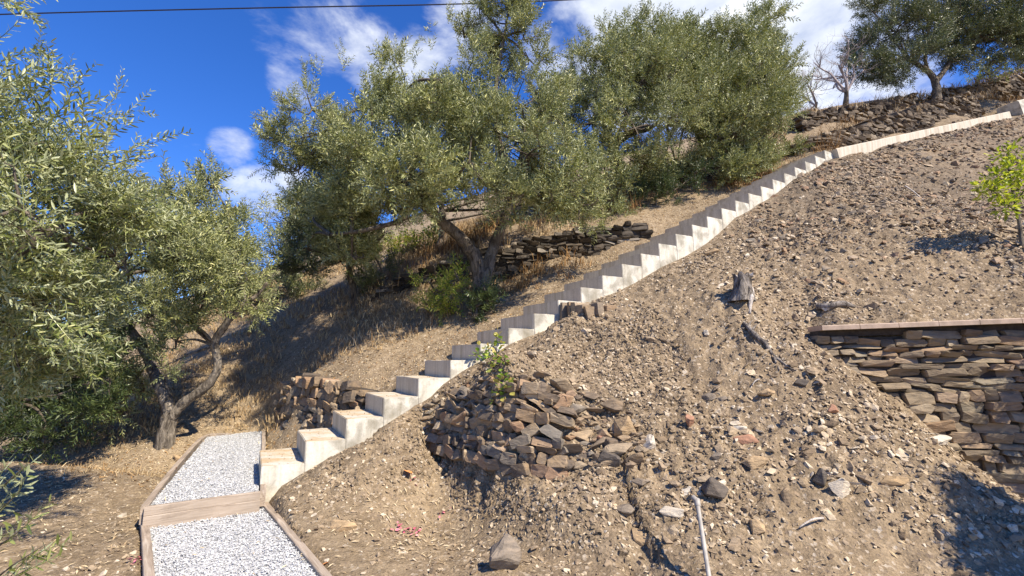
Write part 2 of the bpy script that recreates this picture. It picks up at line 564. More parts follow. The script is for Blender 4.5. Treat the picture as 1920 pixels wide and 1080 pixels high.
M['dry'] = island('dry_grass_blade', [(0, (.22, .14, .065)), (.4, (.38, .26, .13)), (.75, (.50, .37, .20)), (1, (.60, .48, .29))], .9)
M['rust_grass'] = island('rusty_dry_stem', [(0, (.16, .085, .035)), (.5, (.30, .165, .06)), (1, (.42, .26, .11))], .9)
M['straw'] = island('straw_litter', [(0, (.34, .24, .13)), (.5, (.52, .40, .23)), (1, (.64, .53, .34))], .9)
M['bark'] = bark_material('olive_bark', (.04, .032, .024), (.26, .215, .16))
M['bark_pale'] = bark_material('pale_olive_bark', (.05, .04, .03), (.40, .34, .26))
M['twig'] = bark_material('bare_twig', (.30, .25, .23), (.52, .45, .42))
M['dead'] = bark_material('weathered_dead_wood', (.035, .028, .023), (.46, .40, .33), 20)
M['dead_pale'] = bark_material('bleached_cut_wood', (.36, .31, .26), (.68, .62, .54), 16)
M['cable'] = plain('black_cable', (.012, .012, .02), .5)
M['pvc'] = plain('dirty_white_plastic', (.36, .33, .28), .6, .35, 12)
M['terracotta'] = plain('terracotta_tile', (.44, .33, .24), .85, .25, 14)
M['petal'] = island('dry_pink_petal', [(0, (.55, .10, .16)), (.5, (.62, .20, .24)), (1, (.70, .34, .30))], .8)
M['orange_leaf'] = island('orange_dry_leaf', [(0, (.62, .22, .06)), (1, (.70, .32, .12))], .8)
M['schist_shade'] = stone_material('shade_toned_stone', [(0, (.035, .030, .024)), (.5, (.075, .062, .047)), (.85, (.11, .092, .07)), (1, (.24, .21, .17))], 12, .1)  # terrace wall stone with the big olive's shade painted into its colour
M['mortar'] = plain('dark_wall_core', (.055, .044, .034), .95, .4, 30)

# ------------------------------------------------------------------ stairs frame (fitted)
AZ = 1.0770
SO = np.array([-2.1419, 4.2788, -0.9049])
SD = np.array([math.sin(AZ), math.cos(AZ), 0.0])
WD = np.array([-math.cos(AZ), math.sin(AZ), 0.0])
TREAD, RISE, WIDTH = 0.3407, 0.18, 0.8611
NSTEP = 28


def sw(s, w, z):
    return SO * [1, 1, 0] + SD * s + WD * w + np.array([0, 0, z])


def to_sw(x, y):
    dx, dy = x - SO[0], y - SO[1]
    return dx * SD[0] + dy * SD[1], dx * WD[0] + dy * WD[1]


def on_w(px, py, w=0.0):
    d = ray(px, py)
    n = WD[:2]
    k = (SO[:2] @ n + w) / (d[:2] @ n)
    return d * k


# ------------------------------------------------------------------ ground shape
# retaining wall line (right)
WA = at(1512, 612, 4.28)
WB = at(2120, 589, 3.85)
wdir = (WB - WA)[:2]; wlen = float(np.linalg.norm(wdir)); wdir = wdir / wlen
wnrm = np.array([wdir[1], -wdir[0]])
if wnrm @ (-WA[:2]) < 0: wnrm = -wnrm


def capz(t): return WA[2] + (WB[2] - WA[2]) * t



def wall_pt(px, py):
    d = ray(px, py)
    k = (WA[:2] @ wnrm) / (d[:2] @ wnrm)
    return d * k


common = []
# along the foot of the stairs' visible side
for p in [(506, 940), (526, 912), (566, 888), (603, 867), (648, 841.5), (710, 804), (749, 779), (778, 758.5), (808, 744), (830, 721.5), (867, 696), (920, 667), (963, 641.5), (1043, 606), (1097, 572), (1132, 556), (1153, 549), (1190, 531), (1242, 500), (1286, 480), (1326, 455), (1345, 440), (1378, 408), (1422, 382), (1460, 359), (1484, 339), (1506, 326), (1547, 302)]:
    common.append(on_w(*p))
common += [sw(2.98, -.12, .36), sw(2.97, -.3, .41), sw(2.95, -.48, .43), sw(3.26, -.12, .66), sw(3.26, -.3, .62), sw(3.28, -.5, .56)]
# far edge of the stairs
for k in range(3, 29, 2):
    s = k * TREAD
    common.append(sw(s, WIDTH + .03, -1.06 + .53 * s if s > 1.1 else -1.0 + .05 * s))
common += [sw(.5, WIDTH + .05, -1.0), sw(1.25, WIDTH + .04, -.46), sw(1.12, WIDTH + .12, -.9), sw(.75, WIDTH + .3, -.97)]
# the kerb of the upper ramp
KA = at(1561, 284, 8.75)
KB = at(1886, 213, 12.15)
for t in (0.08, .18, .3, .4, .5, .6, .7, .8, .9, 1.0):
    common.append(KA + (KB - KA) * t + [-.05, .09, -.06]); common.append(KA + (KB - KA) * t + [.06, -.10, -.17]); common.append(KA + (KB - KA) * t + [.22, -.35, -.24])
common.append(at(1920, 190, 12.9))
upper_only = [at(1400, 556, 4.75), at(1540, 470, 5.7), at(1480, 420, 6.9), at(1700, 480, 5.3), at(1915, 462, 4.95), at(1560, 560, 4.6), at(1700, 585, 4.25), at(1750, 360, 7.4),
              at(1900, 330, 7.6), at(1640, 300, 8.9), at(1860, 260, 10.6), at(2100, 420, 5.4), at(2250, 300, 8.0), at(2100, 220, 11.0), at(1250, 530, 5.6), at(1330, 500, 5.9)]
near_pts = [at(1100, 640, 5.05), at(1040, 690, 4.55), at(1200, 680, 4.55), at(1280, 620, 4.75), at(1330, 700, 4.25), at(1450, 700, 3.98)]
low = [  # flat ground and spoil slope under the wall
    atz(300, 832, -1.06), atz(100, 1000, -1.2), atz(0, 870, -1.13), atz(200, 900, -1.14), atz(450, 1075, -1.2), atz(600, 1000, -1.16), atz(700, 1060, -1.17), atz(650, 900, -1.13), atz(800, 900, -1.1),
    atz(950, 1060, -1.17), atz(1080, 1078, -1.16), at(1180, 1078, 2.98), at(1250, 1078, 2.82), at(1330, 1079, 2.68), (-3.5, 2.0, -1.22), (-1, 1.4, -1.25), (1.0, 1.4, -1.22), (2.2, 1.5, -1.2), (3.4, 1.6, -1.15), (0, 0, -1.25), (4, 0, -1.2), (-4, 0, -1.25), (0, -4, -1.3),
    at(760, 790, 4.72), at(790, 830, 4.45), at(790, 800, 4.6),
    # scarp: lip and foot pairs
    at(1180, 1010, 3.14), at(1230, 950, 3.26), at(1250, 850, 3.62), at(1350, 900, 3.34),
    at(1350, 800, 3.72), at(1450, 950, 3.10), at(1450, 820, 3.58), at(1550, 900, 3.22), at(1550, 760, 3.74), at(1650, 1000, 2.92), at(1650, 850, 3.34), at(1500, 1060, 2.78), at(1740, 960, 3.00), at(1680, 780, 3.66), at(1820, 1000, 2.86), at(1800, 900, 3.12), at(1700, 1060, 2.80), at(1880, 1060, 2.76), (2.75, 2.75, -1.13), (3.3, 2.45, -1.16),
    at(1450, 640, 4.22)]
for p in [(1512, 652), (1565, 672), (1620, 715), (1678, 748), (1736, 800), (1785, 850), (1830, 925), (1890, 965), (1990, 990), (2100, 1010)]:
    low.append(wall_pt(*p) + np.array([wnrm[0], wnrm[1], 0]) * .10)
def scarp(pts):
    """foot (px, py, Y) and lip (px, py, Y) of a steep earth face"""
    P = [(at(px, py, Y), at(qx, qy, qY)) for px, py, Y, qx, qy, qY in pts]
    for i, (p, q) in enumerate(P):
        low.append(p); low.append(q)
        if i + 1 < len(P):
            low.append((p + P[i + 1][0]) / 2); low.append((q + P[i + 1][1]) / 2)


scarp([(798, 826, 4.76, 812, 775, 4.84), (835, 850, 4.46, 850, 744, 4.58), (880, 868, 4.16, 896, 728, 4.30), (930, 884, 3.90, 946, 722, 4.08), (1000, 890, 3.72, 1012, 724, 4.02), (1060, 886, 3.64, 1066, 748, 4.04), (1130, 876, 3.62, 1134, 800, 3.90), (1195, 866, 3.62, 1198, 850, 3.68)])
scarp([(826, 872, 4.58, 836, 856, 4.66), (852, 915, 4.22, 868, 875, 4.30), (908, 940, 3.97, 924, 898, 4.02), (945, 998, 3.45, 972, 925, 3.60), (995, 1032, 3.22, 1028, 945, 3.40), (1070, 1046, 3.08, 1085, 965, 3.26), (1165, 1070, 2.95, 1165, 1020, 3.06)])
upper_wall = []
for t in (-.06, .1, .3, .6, 1.0):
    q = WA[:2] + wdir * wlen * t - wnrm * .35
    upper_wall.append((q[0], q[1], capz(t) + .03))
far = [
    atz(310, 832, -1.06), at(495, 797, 7.25), at(400, 812, 6.9), at(450, 796, 7.35), at(450, 700, 7.95), at(350, 735, 7.7), at(380, 790, 7.2), at(150, 800, 7.2), at(0, 800, 7.6), at(200, 770, 8.2), at(60, 740, 9.2),
    at(512, 800, 7.1), at(540, 808, 6.55), at(560, 810, 6.18), at(612, 803, 5.84), at(590, 810, 6.0), at(636, 790, 5.70), at(524, 716, 7.45), at(668, 738, 5.84), at(570, 708, 6.56), at(622, 718, 6.14), at(640, 712, 6.2), at(600, 690, 6.95), at(700, 680, 6.3), at(650, 640, 7.2), at(480, 612, 9.1), at(600, 580, 8.9), at(560, 520, 12.5), at(350, 600, 10.5), at(200, 620, 12), at(780, 600, 7.4), at(905, 572, 7.1), at(820, 620, 6.9), at(1000, 530, 7.35), at(700, 575, 8.1), at(900, 545, 7.75),
    at(740, 526, 8.45), at(860, 486, 8.45), at(940, 462, 8.35), at(1050, 436, 8.2), at(1200, 418, 8.05),   # on top of the terrace wall
    at(960, 545, 7.72), at(1100, 488, 7.75), at(1170, 462, 7.65),                                            # at its foot
    at(800, 470, 10.0), at(700, 490, 10.5), at(950, 420, 9.8), at(1150, 385, 9.2), at(1300, 345, 9.7), at(1400, 318, 10.0), at(1200, 330, 11.5), at(1450, 310, 9.6),
    at(1520, 272, 10.1), at(1620, 240, 11.2), at(1750, 199, 12.2), at(1860, 174, 13.2),                      # on top of the ramp's wall
    at(1515, 216, 12.0), at(1600, 203, 13.0), at(1700, 180, 14.0), at(1850, 150, 15.2), at(1920, 122, 16.4), at(2100, 60, 17),
    at(1500, 250, 13.5), at(1300, 290, 14.5), at(1000, 380, 14.5), at(700, 450, 15.5), at(400, 560, 16), at(100, 620, 16), at(-300, 700, 12)]
for t in (.0, .3, .6, 1.0):          # foot of the ramp's wall
    q = KA + (KB - KA) * t
    far.append((q[0] - .5 * .75, q[1] + .866 * .75, q[2] + .02))


class RBF:
    def __init__(s, pts, smooth=1e-3):
        p = np.array([list(q) for q in pts], float)
        s.p = p[:, :2]
        n = len(p)
        d = np.linalg.norm(s.p[:, None] - s.p[None], axis=2)
        A = np.zeros((n + 3, n + 3))
        A[:n, :n] = -d - np.eye(n) * smooth * -1
        A[:n, n] = 1; A[:n, n + 1:] = s.p
        A[n, :n] = 1; A[n + 1:, :n] = s.p.T
        b = np.zeros(n + 3); b[:n] = p[:, 2]
        s.c = np.linalg.solve(A, b); s.n = n

    def __call__(s, x, y):
        q = np.stack([np.ravel(x), np.ravel(y)], 1)
        out = np.empty(len(q))
        for i in range(0, len(q), 20000):
            k = q[i:i + 20000]
            d = np.sqrt(((k[:, None] - s.p[None]) ** 2).sum(2))
            out[i:i + 20000] = -d @ s.c[:s.n] + s.c[s.n] + k @ s.c[s.n + 1:]
        return out.reshape(np.shape(x))


RB_UP = RBF(common + upper_only + near_pts + upper_wall + far)
RB_LO = RBF(common + near_pts + low + far + [at(1400, 556, 4.75)])


def wall_uv(x, y):
    dx, dy = x - WA[0], y - WA[1]
    return dx * wdir[0] + dy * wdir[1], dx * wnrm[0] + dy * wnrm[1]


def base_height(x, y):
    x, y = np.asarray(x, float), np.asarray(y, float)
    up, lo = RB_UP(x, y), RB_LO(x, y)
    u, v = wall_uv(x, y)
    s, w = to_sw(x, y)
    # in front of the wall: lower sheet, behind it: upper sheet; left of its end they blend
    behind = np.clip((-v - .05) / .05, 0, 1)                      # sharp across the wall
    soft = np.clip((-v + .25) / .9, 0, 1); soft = soft * soft * (3 - 2 * soft)
    left = np.clip((.12 - u) / .3, 0, 1)
    m = behind * (1 - left) + soft * left
    z = lo * (1 - m) + up * m
    far_ = np.clip((w - .2) / .3, 0, 1)
    z = z * (1 - far_) + RB_LO(x, y) * far_ if False else z
    r = np.hypot(x, y - 5)
    f = np.clip((r - 14) / 40, 0, 1); f = f * f * (3 - 2 * f)
    z = z * (1 - f) + (-9.0) * f
    return z


def rough_amp(x, y):
    s, w = to_sw(x, y)
    near_bank = np.clip((-w) / .15, 0, 1) * np.clip((base_height(x, y) + 1.12) / .25, 0, 1)
    return .28 + .72 * near_bank


PATH_POLY = None


def micro(x, y, amp):
    n1 = fbm(x * 1.7, y * 1.7, 3, 3) * .10
    n2 = fbm(x * 6, y * 6, 11, 4, .55)
    n3 = fbm(x * 22, y * 22, 23, 3, .6)
    rid = np.abs(fbm(x * 9 + 3, y * 9, 31, 3)) * -1
    return amp * (n1 * .9 + n2 * .05 + n3 * .036 + rid * .045)


def path_flat(x, y):
    """1 on the gravel path and close to the stairs, where the ground is levelled"""
    out = np.zeros(np.shape(x))
    for a, b, c, d in PATH_QUADS:
        inside = np.full(np.shape(x), 1e9)
        q = [a, b, c, d]
        for i in range(4):
            p0, p1 = np.array(q[i]), np.array(q[(i + 1) % 4])
            e = p1[:2] - p0[:2]; nn = np.array([e[1], -e[0]]) / np.linalg.norm(e)
            inside = np.minimum(inside, -((x - p0[0]) * nn[0] + (y - p0[1]) * nn[1]))
        out = np.maximum(out, np.clip(inside / .06 + 1.0, 0, 1))
    return out


# gravel path corners (counter-clockwise seen from above)
ZL, ZU, ZE = -1.185, -1.06, -1.0
L0 = atz(289, 1105, ZL); L1 = atz(276, 975, ZL); L2 = atz(492, 942, ZL); L3 = atz(622, 1105, ZL)
U0 = atz(276, 951, ZU); U1 = atz(388, 818, ZE - .02); U2 = atz(492, 806, ZE - .02); U3 = atz(485, 921, ZU)
U2b = atz(478, 795, ZE)


def ccw(q):
    a = sum(q[i][0] * q[(i + 1) % 4][1] - q[(i + 1) % 4][0] * q[i][1] for i in range(4))
    return q if a > 0 else q[::-1]


L0n = L0 + (L0 - L1) * .6; L3n = L3 + (L3 - L2) * .6
L0n[2] = L3n[2] = ZL
PATH_QUADS = [ccw([L1, L2, L3n, L0n]), ccw([U0, U3, U2, U1])]


def height(x, y):
    x, y = np.asarray(x, float), np.asarray(y, float)
    z = base_height(x, y)
    r = np.hypot(x, y - 5)
    amp = rough_amp(x, y) * np.clip(1 - (r - 12) / 20, .2, 1)
    s, w = to_sw(x, y)
    nearst = np.clip(np.abs(w - WIDTH / 2) - WIDTH / 2, 0, 1)
    instair = (s > -.1) & (s < NSTEP * TREAD + .2)
    amp = amp * np.where(instair, np.clip(nearst / .25, .12, 1), 1)
    kd = KB[:2] - KA[:2]; kl = np.linalg.norm(kd); kd = kd / kl
    kt = np.clip((x - KA[0]) * kd[0] + (y - KA[1]) * kd[1], 0, kl + 1)
    kdist = np.hypot(x - KA[0] - kt * kd[0], y - KA[1] - kt * kd[1])
    amp = amp * np.clip((kdist - .45) / .8, .04, 1)
    z = z + micro(x, y, amp)
    for pts, hh, L in CRACKS:
        best = np.full(x.shape, 1e9); sg = np.zeros(x.shape)
        for (ax, ay), (bx, by) in zip(pts, pts[1:]):
            ex, ey = bx - ax, by - ay; l2 = ex * ex + ey * ey
            t = ((x - ax) * ex + (y - ay) * ey) / l2
            tc_ = np.clip(t, 0, 1)
            dx, dy = x - ax - tc_ * ex, y - ay - tc_ * ey
            d = np.hypot(dx, dy); cr = ex * dy - ey * dx
            m = d < best
            best = np.where(m, d, best); sg = np.where(m, np.sign(cr), sg)
        wob = best + .03 * fbm(x * 8, y * 8, 44, 3)
        z = z + np.where(best < 1, sg * hh * np.exp(-np.abs(wob) / L), 0)
    # lower the ground under the flight and the path
    under = (s > .03) & (s < NSTEP * TREAD) & (w > .03) & (w < WIDTH - .03)
    z = np.where(under, np.minimum(z, -1.35 + .528 * s), z)
    pf = path_flat(x, y)
    z = z - pf * np.clip(z + 1.28, 0, 1)
    return z


def crack(pts, hh, L):
    return ([tuple(at(*p)[:2]) for p in pts], hh, L)


CRACKS = [crack([(1175, 880, 3.6), (1190, 960, 3.3), (1225, 1040, 3.05)], .05, .10)]


def hz(x, y):
    return float(height(np.array([x]), np.array([y]))[0])


def build_ground():
    def lines(lo, hi, step, far_lo, far_hi, g):
        mid = list(np.arange(lo, hi + 1e-6, step))
        up, d, v = [], step, hi
        while v < far_hi:
            d *= g; v += d; up.append(v)
        dn, d, v = [], step, lo
        while v > far_lo:
            d *= g; v -= d; dn.append(v)
        return np.array(dn[::-1] + mid + up)
    xs = lines(-3.4, 5.2, .021, -500, 500, 1.07)
    ys = lines(2.3, 7.6, .021, -300, 600, 1.06)
    X, Y = np.meshgrid(xs, ys)
    Z = height(X, Y)
    nx, ny = len(xs), len(ys)
    V = np.stack([X.ravel(), Y.ravel(), Z.ravel()], 1)
    i = np.arange(nx * ny).reshape(ny, nx)
    F = np.stack([i[:-1, :-1].ravel(), i[:-1, 1:].ravel(), i[1:, 1:].ravel(), i[1:, :-1].ravel()], 1)
    me = np_mesh('ground', V, F, smooth=True)
    s, w = to_sw(X, Y)
    straw = np.clip((w - 1.2) / 1.0, 0, 1) * np.clip(.75 + 1.6 * fbm(X * .9, Y * .9, 5, 3), 0, 1)
    straw = np.maximum(straw, np.clip((np.hypot(X, Y - 5) - 12) / 4, 0, .9))
    flat = np.clip((-1.02 - Z) / .1, 0, 1) * .3 * np.clip(.6 + 2 * fbm(X * 1.3, Y * 1.3, 8, 3), 0, 1)
    straw = np.maximum(straw, flat)
    dk = np.clip((Z - 1.2) / 1.6, 0, 1) * np.clip((-w + .2) / .3, 0, 1) * np.clip(1.0 + 1.3 * fbm(X * .8, Y * .8, 66, 4), .2, 1)
    a = me.attributes.new('dark_shale', 'FLOAT', 'POINT')
    a.data.foreach_set('value', dk.ravel().astype(np.float32))
    a = me.attributes.new('straw', 'FLOAT', 'POINT')
    a.data.foreach_set('value', straw.ravel().astype(np.float32))
    o = link('ground', me, M['soil'])
    tag(o, kind='structure')
    return o


build_ground()


# ------------------------------------------------------------------ rock templates
def rock_template(seed, n=16, flat=.55, sharp=True):
    rg = np.random.default_rng(seed)
    p = rg.normal(size=(n, 3)); p /= np.linalg.norm(p, axis=1, keepdims=True)
    p *= rg.uniform(.72, 1.0, (n, 1))
    p *= [1, rg.uniform(.6, .9), flat * rg.uniform(.75, 1.2)]
    bm = bmesh.new()
    for q in p: bm.verts.new(q)
    r = bmesh.ops.convex_hull(bm, input=bm.verts)
    bmesh.ops.delete(bm, geom=[v for v in bm.verts if not v.link_faces], context='VERTS')
    bmesh.ops.triangulate(bm, faces=bm.faces)
    bm.verts.ensure_lookup_table(); bm.verts.index_update()
    V = np.array([v.co[:] for v in bm.verts]); F = np.array([[v.index for v in f.verts] for f in bm.faces])
    bm.free()
    return V, F, np.zeros((0, 4), int)


ROCKS = [rock_template(100 + i, random.choice([9, 11, 13]), random.choice([.3, .45, .6])) for i in range(16)]


def detailed_rock(acc, c, size, seed, Mx, flat=.5, n=14, cuts=True):
    """an angular stone with chipped, slightly rough facets"""
    rg = np.random.default_rng(seed)
    V, F, _ = rock_template(seed, n, flat)
    bm = bmesh.new()
    vs = [bm.verts.new(v) for v in V]
    for f in F: bm.faces.new([vs[k] for k in f])
    bmesh.ops.bevel(bm, geom=list(bm.edges), offset=.055, segments=1, affect='EDGES')
    bmesh.ops.subdivide_edges(bm, edges=[e for e in bm.edges if e.calc_length() > .35], cuts=1, use_grid_fill=True)
    bmesh.ops.triangulate(bm, faces=bm.faces)
    for v in bm.verts:
        v.co += v.normal * .07 * mnoise.noise(v.co * 2.7 + Vector((seed * 1.3, 0, 0)))
    bm.verts.index_update()
    V = np.array([v.co[:] for v in bm.verts]); F = np.array([[v.index for v in f.verts] for f in bm.faces])
    bm.free()
    W = (V * np.asarray(size)) @ Mx.T + np.asarray(c)
    acc.add(W, F)


def normal_at(x, y, e=.15):
    gx = (base_height(np.array([x + e]), np.array([y])) - base_height(np.array([x - e]), np.array([y])))[0] / (2 * e)
    gy = (base_height(np.array([x]), np.array([y + e])) - base_height(np.array([x]), np.array([y - e])))[0] / (2 * e)
    n = np.array([-gx, -gy, 1]); return n / np.linalg.norm(n)


def basis(nrm, ang):
    z = nrm; t = np.array([math.cos(ang), math.sin(ang), 0]); x = t - z * (t @ z); x /= np.linalg.norm(x)
    return np.stack([x, np.cross(z, x), z], 1)


def ground_hit(px, py, y0=1.5, y1=20):
    """the first point of the ground along a direction"""
    ys = np.linspace(y0, y1, 900)
    d = ray(px, py)
    P = d[None] * (ys / d[1])[:, None]
    h = height(P[:, 0], P[:, 1])
    k = np.argmax(P[:, 2] < h)
    if P[k, 2] >= h[k]: return P[-1]
    return np.array([P[k, 0], P[k, 1], h[k]])


# ------------------------------------------------------------------ concrete staircase
def build_stairs():
    root = empty('concrete_staircase', sw(0, 0, -1.15))
    tag(root, 'long straight flight of pale cast concrete steps climbing the bare earth slope', 'staircase')
    for n in range(NSTEP):
        s0, s1 = n * TREAD, (n + 1) * TREAD - .0008
        z1 = SO[2] + n * RISE
        depth = .55 if n > 0 else .35
        if n == NSTEP - 1: s1 += .05
        bm = bmesh.new()
        js = random.uniform(-.004, .004)
        prof = [(s0, z1 - depth), (s0, z1), (s1 + .02 * 0, z1), (s1, z1 - depth)]
        w0, w1 = 0 + js, WIDTH + random.uniform(-.005, .005)
        A = [bm.verts.new(sw(s, w0, z)) for s, z in prof]
        B = [bm.verts.new(sw(s, w1, z)) for s, z in prof]
        bm.faces.new(A); bm.faces.new(B[::-1])
        for i in range(4):
            bm.faces.new([A[(i + 1) % 4], A[i], B[i], B[(i + 1) % 4]])
        bm.normal_update()
        bmesh.ops.recalc_face_normals(bm, faces=bm.faces)
        ed = []
        for e in bm.edges:
            zs = [v.co.z for v in e.verts]
            ss = [to_sw(v.co.x, v.co.y)[0] for v in e.verts]
            if min(zs) > z1 - .01 and not (min(ss) > s1 - .01):
                ed.append(e)
            elif max(ss) < s0 + .01 and max(zs) > z1 - .01:
                ed.append(e)
        bmesh.ops.bevel(bm, geom=ed, offset=.006, segments=2, affect='EDGES')
        # fine unevenness of the cast faces
        bmesh.ops.subdivide_edges(bm, edges=[e for e in bm.edges if e.calc_length() > .1], cuts=5, use_grid_fill=True)
        for v in bm.verts:
            if v.co.z > z1 - .02:
                v.co.z += .005 * mnoise.noise(v.co * 4) + .003 * mnoise.noise(v.co * 19)
                v.co += Vector(SD) * .004 * mnoise.noise(v.co * 11) * (1 if abs(to_sw(v.co.x, v.co.y)[0] - s0) < .02 else 0)
                if to_sw(v.co.x, v.co.y)[1] < .03: v.co += Vector(WD) * (.004 + .006 * mnoise.noise(v.co * 13))
        bm.normal_update()
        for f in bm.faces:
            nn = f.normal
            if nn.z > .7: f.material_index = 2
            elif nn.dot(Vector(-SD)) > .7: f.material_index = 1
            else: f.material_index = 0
        me = bpy.data.meshes.new('step'); bm.to_mesh(me); bm.free()
        link('step', me, [M['con_side'], M['con_riser'], M['con_tread']], root)
    return root


build_stairs()


def beam(name, pts, w, h, mats, parent=None, rough=.004, sub=.12, side=None):
    """a bar of rectangular section whose top centre runs through pts"""
    pts = np.asarray(pts, float)
    n = max(2, int(np.linalg.norm(pts[-1] - pts[0]) / sub))
    P = spline(pts, n + 1) if len(pts) > 2 else np.linspace(pts[0], pts[-1], n + 1)
    V = []
    T = np.gradient(P, axis=0)
    ch = min(w, h) * .08
    for i, p in enumerate(P):
        t = T[i] / np.linalg.norm(T[i])
        x = np.cross(t, [0, 0, 1]); x /= np.linalg.norm(x)
        z = np.cross(x, t)
        for a, b in ((-w/2, -h), (-w/2, -ch), (-w/2 + ch, 0), (w/2 - ch, 0), (w/2, -ch), (w/2, -h)):
            q = p + x * a + z * b
            nn = mnoise.noise(Vector(q) * 5) * rough
            V.append(q + z * nn + x * mnoise.noise(Vector(q) * 4 + Vector((5, 2, 1))) * rough)
    F = [[i * 6 + k, i * 6 + (k + 1) % 6, (i + 1) * 6 + (k + 1) % 6, (i + 1) * 6 + k] for i in range(n) for k in range(6)]
    bm = bmesh.new()
    vs = [bm.verts.new(v) for v in V]
    for f in F: bm.faces.new([vs[k] for k in f])
    bm.faces.new([vs[k] for k in range(6)]); bm.faces.new([vs[n * 6 + k] for k in range(6)][::-1])
    bmesh.ops.recalc_face_normals(bm, faces=bm.faces)
    me = bpy.data.meshes.new(name)
    # local frame along the bar so that the grain follows it
    c = Vector(pts[0]); d = Vector(pts[-1] - pts[0]).normalized()
    rot = d.to_track_quat('X', 'Z').to_matrix().to_4x4()
    mw = Matrix.Translation(c) @ rot
    bm.transform(mw.inverted())
    bm.to_mesh(me); bm.free()
    o = bpy.data.objects.new(name, me)
    for m in (mats if isinstance(mats, list) else [mats]): me.materials.append(m)
    COL.objects.link(o); o.matrix_world = mw
    return o


def build_kerb():
    k = beam('concrete_kerb', [KA + [0, 0, .03], KB + [0, 0, .03]], (.16), .45, M['con_riser'], sub=.3, rough=.002)
    tag(k, 'pale concrete kerb edging the ramp above the top of the steps', 'kerb')
    a, b = at(1888, 196, 12.35), at(2010, 168, 13.2)
    k2 = beam('concrete_block', [a, b], .5, .62, M['con_side'], sub=.3, rough=.012)
    tag(k2, 'short pale concrete block at the upper end of the ramp kerb', 'block')


build_kerb()


